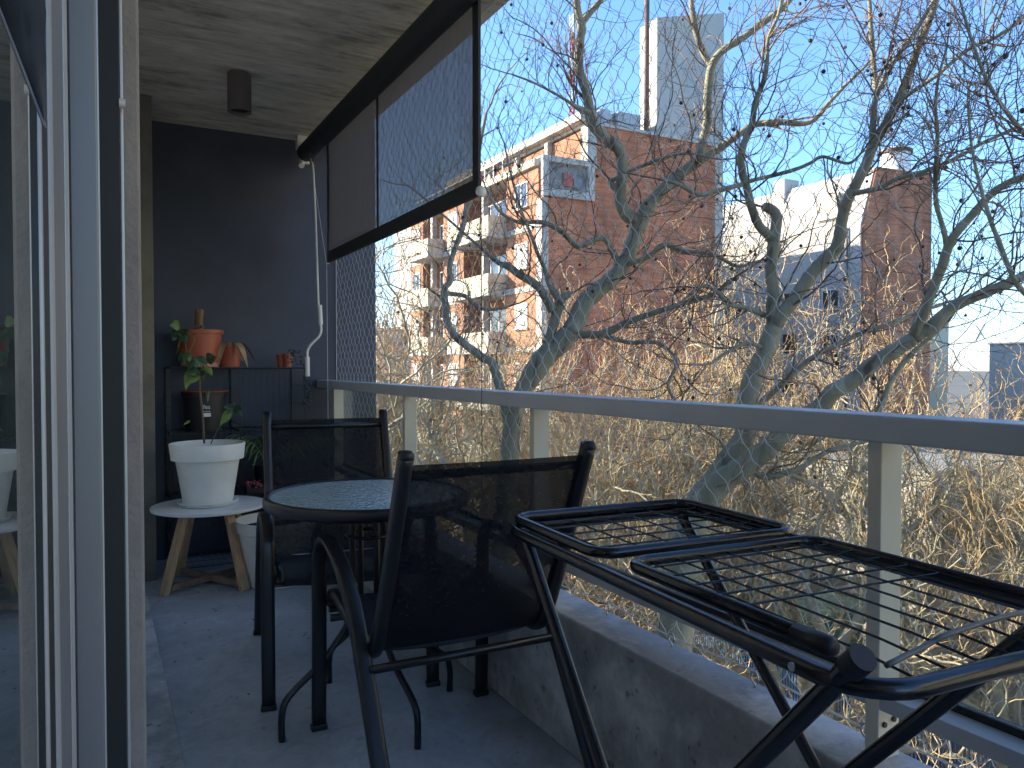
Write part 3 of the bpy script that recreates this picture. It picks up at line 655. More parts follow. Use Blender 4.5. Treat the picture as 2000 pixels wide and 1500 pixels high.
for a in [(402,712,-14,-12,.085,.06,'leaf'),(404,706,14,-14,.09,.065,'leaf'),(392,735,-24,6,.08,.04,'leaf_y'),(392,735,8,-10,.07,.045,'leaf'),(398,716,16,10,.07,.04,'leaf_y'),
          (372,722,-8,24,.085,.042,'leaf_y'),(390,728,-16,-4,.07,.05,'leaf'),(406,760,-1,20,.06,.02,'leaf'),
          (456,798,-16,-8,.06,.035,'leaf'),(454,800,-18,16,.085,.045,'leaf_y'),(457,798,16,-4,.06,.04,'leaf'),(457,800,20,10,.06,.035,'leaf'),(456,796,-2,-12,.05,.03,'leaf'),(372,822,-14,4,.04,.015,'leaf_y')]:
    lf(*a[:7], pt)

# ------------------------------------------------------------------ wire cube shelving
sh = empty('wire_shelf', (.70,4.62,0), 'black wire cube shelving against the navy wall, two cubes wide and three high', 'shelf')
X0, X1, Y0, Y1 = .343, 1.053, 4.448, 4.79; cube = .355; zz = [.02,.385,.745,1.10]
def wire_panel(u0, u1, v0, v1, f, nm='wire_panel', nu=10, nv=10):
    b = MB(); r = .0025
    for (s0, s1) in (((u0,v0),(u1,v0)),((u1,v0),(u1,v1)),((u1,v1),(u0,v1)),((u0,v1),(u0,v0))): b.tube([f(*s0), f(*s1)], r, 5)
    for k in range(1, nu): u = u0+(u1-u0)*k/nu; b.tube([f(u,v0), f(u,v1)], .0012, 4)
    for k in range(1, nv, 3): v = v0+(v1-v0)*k/nv; b.tube([f(u0,v), f(u1,v)], .0012, 4)
    b.build(nm, M['wire'], sh)
for z in zz:
    for i in range(2): wire_panel(X0+i*cube+.003, X0+(i+1)*cube-.003, Y0, Y1, lambda u, v, z=z: V(u,v,z))
for i in range(3):
    for j in range(3): wire_panel(Y0, Y1, zz[j]+.003, zz[j+1]-.003, lambda u, v, x=X0+i*cube: V(x,u,v))
for i in range(2):
    for j in range(3): wire_panel(X0+i*cube+.003, X0+(i+1)*cube-.003, zz[j]+.003, zz[j+1]-.003, lambda u, v: V(u,Y1,v))
# items on and in the shelf
def simple_pot(name, c, r0, r1, h, m, label, cat='plant pot', rim=.022, group=None):
    e = empty(name, c, label, cat, group)
    b = MB(); b.lathe(c, [(r0,.0),(r0*1.01,.004),(r1*.93,h-rim),(r1,h-rim+.001),(r1*1.02,h),(r1*.98,h),(r1*.9,h-.02),(r1*.88,h-.03)], 36, cap1=False); b.build('pot', m, e, smooth='auto')
    b = MB(); b.lathe(c, [(r1*.9,h-.028),(.001,h-.022)], 24, cap0=False, cap1=False); b.build('soil', M['soil'], e)
    return e
zt = 1.104
A_ = P(378,712,4.55); A_.z = zt
big = simple_pot('plant_pot', V(A_.x+.0,4.60,zt), .098,.128,.205, M['terra'], 'wide terracotta coloured plastic pot holding a cut stump on the shelf')
b = MB(); b.lathe(V(A_.x,4.60,zt), [(.1005,.0005),(.1035,.022),(.100,.024)], 30, cap0=False, cap1=False); b.build('pale_band', M['terra2'], big, smooth=True)
b = MB(); sb = V(A_.x,4.60,zt+.17); b.tube([sb, sb+V(-.002,0,.08), sb+V(.003,0,.15)], [.026,.022,.023], 9); b.build('stump', M['bark_stub'], big, smooth='auto')
hp = empty('trailing_plant', (A_.x-.08,4.55,zt+.19), 'trailing ivy-like plant with light and dark leaves hanging over the terracotta pot', 'plant')
dpt = 4.13
b = MB()
for path in ([(372,655),(380,662),(370,690),(372,715)],[(360,650),(352,664),(345,690)],[(376,650),(362,660),(366,690),(376,712)]): b.tube(smooth_path([P(x,y,dpt-.02) for x, y in path], 4), .0022, 5)
b.build('stem', M['leaf_y'], hp, smooth=True)
for a in [(352,640,-10,-6,.075,.07,'leaf_y'),(352,648,-12,8,.06,.05,'leaf'),(350,652,10,10,.07,.055,'leaf'),(356,645,8,2,.05,.05,'leaf'),(388,642,8,-8,.045,.03,'leaf'),(384,640,-4,-8,.035,.03,'leaf'),
          (372,690,-10,10,.07,.05,'leaf'),(372,700,6,14,.075,.06,'leaf'),(362,692,-10,6,.05,.04,'leaf'),(376,712,-6,10,.05,.035,'leaf_y')]:
    lf(*a[:7], hp, depth=dpt-.03)
p2 = P(442,712,4.5)
sp_ = simple_pot('plant_pot', V(p2.x,4.62,zt), .052,.070,.135, M['terra'], 'smaller terracotta pot with dried brown leaves beside the big one')
for k in range(9):
    b = MB(); a = rnd.uniform(0,6.28); c = V(p2.x,4.62,zt+.125); dd = V(math.cos(a), math.sin(a)-.3, .3); leaf(b, c+dd*.04, dd, rnd.uniform(.08,.13), .04, 1.4); b.build('dry_leaf', M['dry'], sp_, smooth=True)
for i, (x, y_, h) in enumerate(((546,4.60,.072),(556,4.57,.078))):
    q = P(x,712,4.55); simple_pot('plant_pot', V(q.x+.03*0,y_,zt), .022,.032,h, M['terra'], ['tiny dark red seedling pot at the right end of the shelf top','tiny orange seedling pot leaning next to the dark red one'][i], rim=.012, group='seedling pots')
suc = empty('succulent', (P(580,700,4.4).x,4.6,zt), 'small string succulent trailing off the right end of the shelf top', 'plant')
b = MB()
def bead(b, c, r):
    b.add([c+V(r,0,0),c+V(-r,0,0),c+V(0,r,0),c+V(0,-r,0),c+V(0,0,r),c+V(0,0,-r)], [(0,2,4),(2,1,4),(1,3,4),(3,0,4),(2,0,5),(1,2,5),(3,1,5),(0,3,5)])
for k in range(45): bead(b, P(rnd.uniform(562,592), rnd.uniform(683,712), 4.38), rnd.uniform(.004,.008))
for k in range(90): bead(b, P(600+rnd.uniform(-7,7), rnd.uniform(712,800), 4.40), rnd.uniform(.004,.009))
tag(b.build('beads', mat('grey_green_succulent', (.12,.12,.10), .6, .5, 50, col2=(.03,.04,.03)), suc, smooth=True), kind='stuff')
# black pot with white label in the middle left cube
bp_ = V(.53,4.60,.75); e = simple_pot('plant_pot', bp_, .105,.122,.215, M['blackpot'], 'black pot with a small white printed label inside the left middle cube')
tw = {'n': 0}
def text(s, size, loc, rot, m, parent, name='lettering', ext=.0004):
    cu_ = bpy.data.curves.new(name, 'FONT'); cu_.body = s; cu_.size = size; cu_.extrude = ext
    o = bpy.data.objects.new(name, cu_); COL.objects.link(o)
    dg = bpy.context.evaluated_depsgraph_get(); me = bpy.data.meshes.new_from_object(o.evaluated_get(dg)); bpy.data.objects.remove(o)
    o = bpy.data.objects.new(name, me); COL.objects.link(o); me.materials.append(m); o.parent = parent
    o.location = Vector(loc)-parent.location; o.rotation_euler = rot; return o
text('fes', .034, (.508,4.482,.875), (PI/2,0,0), M['white'], e)
text('maceta', .013, (.508,4.482,.858), (PI/2,0,0), M['white'], e)
b = MB(); b.box((.508,4.481,.832), (.548,4.484,.852)); b.build('printed_bar', M['white'], e)
b = MB(); b.lathe(bp_, [(.118,.2165),(.126,.2165),(.127,.222),(.118,.222)], 36); b.build('rim', M['terra'], e, smooth='auto')
# palm in right cube
pa = simple_pot('potted_palm', V(.875,4.60,.39), .07,.09,.15, M['blackpot'], 'small potted palm with thin arching fronds in the right hand cube', 'plant')
for k in range(17):
    a = rnd.uniform(0, 2*PI); L_ = rnd.uniform(.22,.40); c = V(.875,4.60,.52); dd = V(math.cos(a), math.sin(a)*.7-.25, 0)
    rach = [c + dd*(L_*t) + V(0,0,.42*t*(1.15-.75*t)*rnd.uniform(.9,1.1)) for t in np.linspace(0,1,9)]
    b = MB(); b.tube(rach, .0016, 4)
    for i in range(2,9):
        for s in (-1,1):
            side = V(-dd.y,dd.x,0)*s; leaf(b, rach[i], side*.6+dd*.7+V(0,0,-.1), rnd.uniform(.09,.16), .011, .5)
    b.build('frond', M['palm'], pa, smooth=True)
# pink flowers tray in the lower right cube
pk = V(.86,4.60,.39); 
tr_ = empty('flower_tray', (.90,4.56,.39-.0), 'dusty pink flower heads in a low dark tray on the lower right shelf', 'flowers')
b = MB(); b.box((.73,4.47,.39), (1.03,4.56,.425)); b.build('tray', M['blackpot'], tr_, bevel=.004)
b = MB()
for k in range(160): bead(b, V(rnd.uniform(.735,1.03), rnd.uniform(4.462,4.555), rnd.uniform(.425,.458)), rnd.uniform(.004,.0085))
tag(b.build('petals', M['pink'], tr_, smooth=True), kind='stuff')
# large pale basin on the floor behind the far chair
bc = V(.80,4.02,0)
e = empty('planter', bc, 'large white tub standing on the floor behind the far armchair', 'planter')
b = MB(); b.lathe(bc, [(.14,.002),(.145,.004),(.185,.27),(.195,.275),(.202,.33),(.198,.332),(.19,.29),(.18,.28)], 44, cap1=False); b.build('pot', M['whitepot'], e, smooth='auto')
b = MB(); b.lathe(bc, [(.182,.285),(.001,.29)], 30, cap0=False, cap1=False); b.build('soil', M['soil'], e)
# dry leaf litter on the floor
b = MB()
for k in range(46):
    q = V(rnd.uniform(.25,1.1), rnd.uniform(2.6,4.5), .003) if k > 14 else V(rnd.uniform(.24,.45), rnd.uniform(3.2,4.3), .003)
    a = rnd.uniform(0,6.28); leaf(b, q, V(math.cos(a),math.sin(a),.15), rnd.uniform(.006,.022), rnd.uniform(.003,.01), .1)
tag(b.build('leaf_litter', mat('dark_litter', (.05,.045,.04), .9, .4, 30)), 'tiny bits of dry leaf litter scattered on the balcony floor', 'leaf litter', kind='stuff')

# ================================================================== street buildings
def box_part(par, nm, a, b_, m, bevel=0):
    q = MB(); q.box(a, b_); return q.build(nm, m, par, bevel=bevel)
def window_x(par, X, y0, y1, z0, z1, fm='frame', pm='darkwin', mull=1, deep=.12, sill=True, curtain=False):
    # window on a facade facing -X
    fr = MB(); t = .06
    fr.box((X-.03,y0,z0), (X+.05,y0+t,z1)); fr.box((X-.03,y1-t,z0), (X+.05,y1,z1)); fr.box((X-.03,y0+t,z0), (X+.05,y1-t,z0+t)); fr.box((X-.03,y0+t,z1-t), (X+.05,y1-t,z1))
    for k in range(mull):
        ym = y0+(y1-y0)*(k+1)/(mull+1); fr.box((X-.025,ym-.03,z0+t), (X+.04,ym+.03,z1-t))
    w_ = fr.build('window', M[fm], par)
    p = MB(); p.box((X+.005,y0+t,z0+t), (X+.02,y1-t,z1-t)); p.build('pane', M[pm], w_)
    if sill: s = MB(); s.box((X-.12,y0-.08,z0-.07), (X+.02,y1+.08,z0-.003)); s.build('sill', M['whitepaint'], w_)
    return w_
# --- brick apartment block across the street
BX, BY, XE = 17.9, 30.1, 28.2
YB = 46.8
bk = empty('brick_building', (22,36,GZ), 'tall red brick apartment block with white trimmed balconies across the street', 'building')
q = MB(); q.box((BX+.9,BY+.002,GZ), (XE,YB,10.3)); q.box((20.4,BY+.002,10.3), (XE,YB-1,12.3)); q.build('core_wall', M['brickB'], bk)
q = MB(); q.add([(BX,BY-.02,GZ),(XE,BY-.02,GZ),(XE,BY-.02,12.4),(20.4,BY-.02,12.4),(20.4,BY-.02,10.3),(BX,BY-.02,10.3),
                 (BX,BY+.2,GZ),(XE,BY+.2,GZ),(XE,BY+.2,12.4),(20.4,BY+.2,12.4),(20.4,BY+.2,10.3),(BX,BY+.2,10.3)],
                [(0,1,2,3,4,5),(6,11,10,9,8,7),(0,6,7,1),(1,7,8,2),(2,8,9,3),(3,9,10,4),(4,10,11,5),(5,11,6,0)])
q.build('brick_gable', M['brickA'], bk)
box_part(bk, 'coping', (20.3,BY-.1,12.4), (XE+.05,YB-1,12.55), M['whitepaint'])
# corner trim
box_part(bk, 'corner_pier', (BX-.12,BY-.06,GZ), (BX+.22,BY+.45,8.75), M['whitepaint'])
box_part(bk, 'corner_pier', (20.25,BY-.08,10.35), (20.75,BY+.5,12.39), M['whitepaint'])
# side loggia box
lo = [(17.75,8.8,20.55,9.15),(17.75,9.16,18.05,10.35),(20.2,9.16,20.55,10.35),(17.75,10.36,20.55,10.62)]
for x0,z0,x1,z1 in lo: box_part(bk, 'loggia_frame', (x0,BY-.22,z0), (x1,BY-.02-.003,z1), M['whitepaint'])
box_part(bk, 'loggia_shade_panel', (18.05,BY-.05,9.16), (20.2,BY-.024,10.35), mat('loggia_shadow_grey', (.22,.22,.21), .8, .4, 1.5))  # flat panel; the shade of a recess is put into its grey
box_part(bk, 'laundry', (18.9,BY-.12,9.35), (19.4,BY-.06,9.95), mat('faded_red_cloth', (.38,.12,.10), .9, .2))
box_part(bk, 'laundry', (19.45,BY-.12,9.3), (19.9,BY-.06,9.75), mat('grey_cloth', (.2,.22,.25), .9, .2))
FH = 2.85; levels = [10.3-FH*(k+1) for k in range(7)]
# facade towards the street: bays along Y
bays = [(BY+.45, BY+3.6, 'brick'), (BY+3.6, BY+8.6, 'loggia'), (BY+8.6, BY+11.4, 'brick'), (BY+11.4, BY+14.6, 'loggia'), (BY+14.6, YB, 'brick')]
for li, z0 in enumerate(levels):
    z1 = z0+FH
    for (y0, y1, kind) in bays:
        if kind == 'brick':
            box_part(bk, 'brick_panel', (BX,y0+.002,z0+.28), (BX+.88,y1-.002,z1-.002), M['brickB'])
            box_part(bk, 'floor_band', (BX-.04,y0+.002,z0), (BX+.88,y1-.002,z0+.275), M['whitepaint'])
            ym = (y0+y1)/2; window_x(bk, BX-.02, ym-.6, ym+.6, z0+1.15, z0+2.35, pm='curtain' if (li+int(y0)) % 3 else 'darkwin')
        else:
            box_part(bk, 'balcony_slab', (BX-1.0,y0+.01,z0-.02), (BX+.88,y1-.01,z0+.18), M['whitepaint'])
            box_part(bk, 'balcony_parapet', (BX-1.0,y0+.01,z0+.182), (BX-.88,y1-.01,z0+1.05), M['cream'])
            box_part(bk, 'balcony_side', (BX-.878,y0+.01,z0+.182), (BX-.0,y0+.13,z0+1.05), M['cream'])
            window_x(bk, BX+.86, y0+.5, y1-.7, z0+.2, z0+2.3, mull=3, sill=False)
            box_part(bk, 'pier', (BX-.1,(y0+y1)/2-.15,z0+.182), (BX+.2,(y0+y1)/2+.15,z1-.03), M['whitepaint'])
            box_part(bk, 'wall_side', (BX+.2,y0+.0,z0+.182), (BX+.86,y0+.2,z1-.03), M['brickB'])
    if li == 0: 
        for k in range(5): box_part(bk, 'top_beam', (BX-.2,BY+.5+k*3.2,z1-.02), (BX+1.2,BY+3.6+k*3.2,z1+.32), M['cream'])
# top floor set back
TX = 20.4
for k in range(5):
    y0 = BY+.5+k*3.2; box_part(bk, 'roof_pier', (TX-.28,y0+2.85,10.3), (TX-.003,y0+3.15,12.38), M['whitepaint'])
box_part(bk, 'fascia', (TX-.5,BY+.0,12.56), (TX+.4,YB-1,12.95), M['whitepaint'])
for k in range(3): window_x(bk, TX-.03, BY+4.2+k*3.3, BY+5.8+k*3.3, 10.9, 12.0)
box_part(bk, 'terrace_rail', (BX-.1,BY+3.7,11.3), (BX-.05,YB-1,11.36), M['steel'])
for k in range(12): box_part(bk, 'rail_post', (BX-.1,BY+3.8+k*1.0,10.62), (BX-.06,BY+3.84+k*1.0,11.3), M['steel'])
# unseen wing added to throw shade on the grey block
q = MB(); q.box((XE+.01-6,39.15,GZ), (36.4,62,12.3)); q.build('shade_wing', M['greyrender'], bk)
# stair and tank tower
tw_ = MB(); xa, xb, ya, yb2 = 25.1, 29.6, 31.0, 32.4
tw_.add([(xa,ya,GZ),(xb,ya,GZ),(xb,yb2,GZ),(xa,yb2,GZ),(xa,ya,18.7),(xb,ya,19.9),(xb,yb2,19.9),(xa,yb2,18.7)], [(0,3,2,1),(4,5,6,7),(0,1,5,4),(1,2,6,5),(2,3,7,6),(3,0,4,7)])
tw_.build('rooftop_tower', M['greyrender'], bk)
# chimney pipe beside the tower
b = MB(); pA = P(1247,250,41); b.tube([V(24.6,31.2,12.5), V(24.6,31.2,20.6)], .13, 10); b.build('vent_pipe', mat('rusty_brown_pipe', (.16,.10,.08), .7, .3, 3), bk, smooth=True)
b = MB(); b.lathe(V(24.6,31.2,20.6), [(.15,0),(.24,.1),(.24,.5),(.15,.6)], 12); b.build('vent_cowl', M['tank'], bk)
tk = MB(); tk.lathe(V(22.3,32.2,12.56), [(.75,0),(.8,.1),(.8,1.0),(.6,1.3),(.1,1.4)], 20); tk.build('water_tank', M['tank'], bk, smooth='auto')
box_part(bk, 'roof_cabin', (22.9,31.3,12.56), (24.3,33,13.75), M['tank'])
for (x, y, r) in ((21.0,31.0,.4),(21.6,30.9,.3)):
    tk = MB(); tk.lathe(V(x,y,12.56), [(r,0),(r,.7),(r*.4,.95)], 14); tk.build('roof_tank', M['tank'], bk, smooth='auto')
# lattice mast in red and white
ms = empty('radio_mast', (21.0,32.5,12.56), 'red and white lattice radio mast on the brick building roof', 'mast')
hb = 5.4/6
for k in range(6):
    b = MB(); z0 = 12.56+.6+k*hb
    cr_ = [V(21.0+.14*math.cos(a), 32.5+.14*math.sin(a), 0) for a in (0.3,2.4,4.5)]
    for i in range(3):
        p, q_ = cr_[i], cr_[(i+1) % 3]; b.tube([p+V(0,0,z0), p+V(0,0,z0+hb)], .03, 5)
        for s in range(4): b.tube([p+V(0,0,z0+hb*s/4), q_+V(0,0,z0+hb*(s+1)/4)], .018, 4)
    b.build('mast_section', M['redp'] if k % 2 == 0 else M['frame'], ms)
b = MB(); b.tube([V(21,32.5,12.56), V(21,32.5,13.2)], .1, 8)
for k in range(8): q = MB(); q.tube([V(21-.28,32.5,13.6+k*.5), V(21+.28,32.5,13.6+k*.5)], .012, 4); q.build('antenna_arm', M['tank'], ms)
b.build('mast_foot', M['tank'], ms)

# --- grey rendered block
GX = 42.8; GY = 32.6; gb = empty('grey_building', (46,40,GZ), 'grey rendered apartment block with a red brick gable and water tank', 'building')
q = MB(); q.add([(GX,GY,GZ),(GX,62,GZ),(GX,62,10.1),(GX,GY,10.1),(GX+1.3,GY,13.85),(GX+1.3,62,13.85),(49.9,GY,GZ),(49.9,62,GZ),(49.9,GY,14.0),(49.9,62,14.0)],
                [(0,3,2,1),(3,4,5,2),(4,8,9,5),(6,7,9,8),(1,2,5,9,7),(0,6,8,4,3)]); q.build('wall', M['greyrender'], gb)
q = MB(); q.add([(GX+.15,GY-.12,GZ),(49.9,GY-.12,GZ),(49.9,GY-.12,14.05),(GX+1.4,GY-.12,13.9),(GX+.15,GY-.12,10.1),
                 (GX+.15,GY-.003,GZ),(49.9,GY-.003,GZ),(49.9,GY-.003,14.05),(GX+1.4,GY-.003,13.9),(GX+.15,GY-.003,10.1)],
                [(0,1,2,3,4),(5,9,8,7,6),(0,5,6,1),(1,6,7,2),(2,7,8,3),(3,8,9,4),(4,9,5,0)]); q.build('brick_gable', M['brickA'], gb)
for (yc, wd_, pm, fm, hh) in ((43.6,1.9,'darkwin','whitepaint',1.0),(38.2,1.1,'shutter','shutter',1.35),(34.8,1.35,'darkwin','frame',1.35),(40.9,1.3,'curtain','frame',1.3)):
    for zc in (5.5,2.65,-.2,-3.05):
        if yc == 40.9 and zc > 3: continue
        window_x(gb, GX-.02, yc-wd_/2, yc+wd_/2, zc-hh/2, zc+hh/2, fm, pm, mull=1)
b = MB(); b.tube([V(GX-.1,33.5,10.0),V(GX-.1,33.5,-6)], .06, 6); b.build('drainpipe', M['darkwin'], gb)
# attic window on the sloped top
at_ = empty('dormer', (GX+.3,35.2,11), None, None); at_.parent = gb; at_.location = V(GX+.3,35.2,11)-gb.location
b = MB(); b.box((GX+.1,34.3,10.7), (GX+1.2,36.1,12.7)); b.build('dormer_box', M['whitepaint'], at_, world=False) if False else None
q = MB(); q.box((GX+.12,34.4,10.75), (GX+1.2,36.1,12.5)); q.build('dormer_wall', M['cream'], gb)
window_x(gb, GX+.12, 34.6, 35.9, 10.9, 12.3, curtain=True, pm='curtain')
bpy.data.objects.remove(at_)
box_part(gb, 'parapet_block', (GX+.9,39.6,12.2), (GX+2.4,40.6,14.6), M['greyrender'])
tk = MB(); tk.lathe(V(48.6,34.3,14.0), [(.95,0),(.95,1.7),(1.05,1.75),(1.05,1.95),(.7,2.1)], 20); tk.build('water_tank', M['frame'], gb, smooth='auto')
b = MB(); b.lathe(V(48.6,34.3,15.7), [(1.08,0),(1.08,.2),(.8,.34)], 20); b.build('tank_lid', M['shutter'], gb)

# --- low houses and yards on the far side
def house(x0, y0, x1, y1, h, m, label, roofm='roofgrey', wins=True):
    e = empty('low_house', ((x0+x1)/2,(y0+y1)/2,GZ), label, 'house')
    box_part(e, 'wall', (x0,y0,GZ), (x1,y1,GZ+h), m); box_part(e, 'roof', (x0-.12,y0-.12,GZ+h+.003), (x1+.12,y1+.12,GZ+h+.18), M[roofm])
    if wins:
        k = y0+1
        while k < y1-1.6: window_x(e, x0-.02, k, k+1.2, GZ+1.1, GZ+2.3); k += 2.8
        k = x0+1
        while k < x1-1.8:
            f_ = MB(); f_.box((k,y0-.05,GZ+1.1), (k+1.3,y0-.003,GZ+2.4)); w_ = f_.build('window', M['frame'], e); f_ = MB(); f_.box((k+.08,y0-.06,GZ+1.18), (k+1.22,y0-.052,GZ+2.32)); f_.build('pane', M['darkwin'], w_); k += 3
    return e
house(19.5,22.5,30,29.6,4.2, M['plaster'], 'low cream house right in front of the brick block gable')
house(24,15.5,36,21.5,6.5, M['whitepaint'], 'white two storey house between the golden trees at the lower right')
house(31,6,44,13.5,5.5, M['cream'], 'pale cream house furthest right behind the railing post')
house(34,22.5,41.8,31.5,6.0, M['greyrender'], 'flat roofed grey house at the foot of the grey apartment block')
house(18.6,9.3,23.5,12.6,3.0, M['plaster'], 'small shed with a corrugated roof behind the blue fence', 'corr', wins=False)
house(52,14,66,28,7.8, M['cream'], 'pale house beyond the brick gable at the right edge')
house(70,24,84,40,12.0, M['greyrender'], 'distant grey block showing right of the brick gable', wins=False)
house(60,50,80,70,15.0, M['cream'], 'distant cream block behind the grey building', wins=False)
house(20,60,34,80,13, M['whitepaint'], 'distant white block left of the brick apartment block', wins=False)
house(24,96,48,110,10, M['cream'], 'far pale block at the end of the street', wins=False)
for (x0,y0,x1,y1,h,lab) in ((18,-46,30,-14.5,24,'tall unseen cream block added right of the view to bounce warm light'),(18,-14,30,3.5,19,'nearer unseen cream block added across the street to bounce warm light')):
    e = empty('bounce_block', ((x0+x1)/2,(y0+y1)/2,GZ), lab, 'building')  # out-of-view blocks added so their sunlit cream walls throw warm fill
    box_part(e, 'wall', (x0,y0,GZ), (x1,y1,GZ+h), M['cream'])
    for zf in range(1, int(h/3)):
        y_ = y0+1.5
        while y_ < y1-2: window_x(e, x0-.02, y_, y_+1.3, GZ+zf*3+.9, GZ+zf*3+2.2); y_ += 4.2
kk = empty('kiosk', (19.5,18,GZ), 'teal green street kiosk on the far pavement', 'kiosk')
box_part(kk, 'body', (18.6,15.6,GZ+.13), (20.8,19.6,GZ+2.6), M['teal']); box_part(kk, 'roof', (18.3,15.3,GZ+2.604), (21.1,19.9,GZ+2.78), M['teal'])
box_part(kk, 'counter', (18.4,16,GZ+1.1), (18.597,19.2,GZ+1.2), M['frame'])
box_part(kk, 'shutter', (18.56,16.2,GZ+1.25), (18.597,19,GZ+2.3), M['corr'])
fe = empty('metal_fence', (17.95,12.5,GZ), 'blue vertical bar metal fence along the far pavement', 'fence')
b = MB()
for k in range(130): b.box((17.95,7.4+k*.1,GZ+.13), (17.98,7.44+k*.1,GZ+2.2))
tag(b.build('bars', M['bluef'], fe), kind='stuff')
box_part(fe, 'top_rail', (17.93,7.4,GZ+2.2), (18.0,20.4,GZ+2.26), M['bluef']); box_part(fe, 'low_rail', (17.983,7.4,GZ+.3), (18.02,20.4,GZ+.36), M['bluef'])

# ================================================================== trees
rt = random.Random(11)
def rvec(): 
    while True:
        v = Vector((rt.uniform(-1,1), rt.uniform(-1,1), rt.uniform(-1,1)))
        if .05 < v.length < 1: return v.normalized()
def prisms(segs, name, m, parent, sides=3, kind='stuff'):
    A = np.array(segs, dtype=np.float64)       # x0 y0 z0 x1 y1 z1 r0 r1
    p0, p1, r0, r1 = A[:,0:3], A[:,3:6], A[:,6:7], A[:,7:8]
    d = p1-p0; d /= np.maximum(np.linalg.norm(d, axis=1, keepdims=True), 1e-9)
    ref = np.where(np.abs(d[:,2:3]) < .9, np.array([[0,0,1.]]), np.array([[1.,0,0]]))
    a = np.cross(d, ref); a /= np.linalg.norm(a, axis=1, keepdims=True); b_ = np.cross(d, a)
    n = len(A); vs = np.empty((n, 2*sides, 3))
    for k in range(sides):
        t = 2*PI*k/sides; o = a*math.cos(t)+b_*math.sin(t)
        vs[:,k] = p0+o*r0; vs[:,sides+k] = p1+o*r1
    off = np.array([0.,0,0]); q = parent
    while q is not None: off = off + np.array(q.location); q = q.parent
    vs = vs.reshape(-1,3) - off
    base = (np.arange(n)*2*sides)[:,None]
    fl = []
    for k in range(sides):
        k2 = (k+1) % sides; fl.append(np.stack([base[:,0]+k, base[:,0]+k2, base[:,0]+sides+k2, base[:,0]+sides+k], 1))
    F_ = np.concatenate(fl, 0).astype(np.int32)
    me = bpy.data.meshes.new(name); me.vertices.add(len(vs)); me.vertices.foreach_set('co', vs.ravel())
    me.loops.add(F_.size); me.loops.foreach_set('vertex_index', F_.ravel())
    me.polygons.add(len(F_)); me.polygons.foreach_set('loop_start', np.arange(0, F_.size, 4, dtype=np.int32)); me.polygons.foreach_set('loop_total', np.full(len(F_), 4, dtype=np.int32))
    me.update(calc_edges=True); me.materials.append(m)
    me.polygons.foreach_set('use_smooth', np.ones(len(F_), dtype=bool))
    o = bpy.data.objects.new(name, me); COL.objects.link(o); o.parent = parent
    if kind: o['kind'] = kind
    return o
def wander(p, d, L_, r, n, segs, wob=.28, upb=.05, taper=.55):
    pts = [p]; st_ = L_/n
    for i in range(n):
        d = (d + rvec()*wob + V(0,0,upb)).normalized(); q = p + d*st_
        ra = r*(1-(1-taper)*i/n); rb = r*(1-(1-taper)*(i+1)/n)
        segs.append((*p, *q, ra, rb)); p = q; pts.append(q)
    return pts, d
def side_dir(d, ang, upb=.35):
    s = rvec(); s = (s - d*s.dot(d)); s = s.normalized() if s.length > .01 else d.orthogonal()
    return (d*math.cos(ang) + s*math.sin(ang) + V(0,0,upb)).normalized()
def sub(p, d, L_, r, lvl, segs, balls, ballp, dens=1.0, upb=.05):
    n = max(3, int(L_/.07)); wob = .26 if lvl == 1 else .34
    pts = [p]; st_ = L_/n; cv = rvec()*.08; q = p
    for i in range(n):
        if rt.random() < .2: cv = rvec()*.16
        d = (d + rvec()*wob + cv + V(0,0,upb)).normalized(); q2 = q + d*st_
        ra = r*(1-.6*i/n); rb = r*(1-.6*(i+1)/n); segs.append((*q, *q2, ra, rb)); q = q2; pts.append(q)
    if lvl < 3:
        cnt = max(1, int(L_*(7.0 if lvl == 1 else 9.0)*dens))
        for k in range(cnt):
            i = rt.randint(1, n-1); dr = (pts[i+1]-pts[i]).normalized()
            l2 = rt.uniform(.15,.6)*(1-.4*i/n) if lvl == 1 else rt.uniform(.04,.22)
            sub(pts[i], side_dir(dr, rt.uniform(.5,1.25), .2), l2, max(.002, r*(1-.6*i/n)*rt.uniform(.5,.7)), lvl+1, segs, balls, ballp, dens, upb)
    if lvl >= 2 and rt.random() < ballp: balls.append(pts[-1])
    segs.append((*q, *(q+d*.012), max(r*.55,.003), .0015))
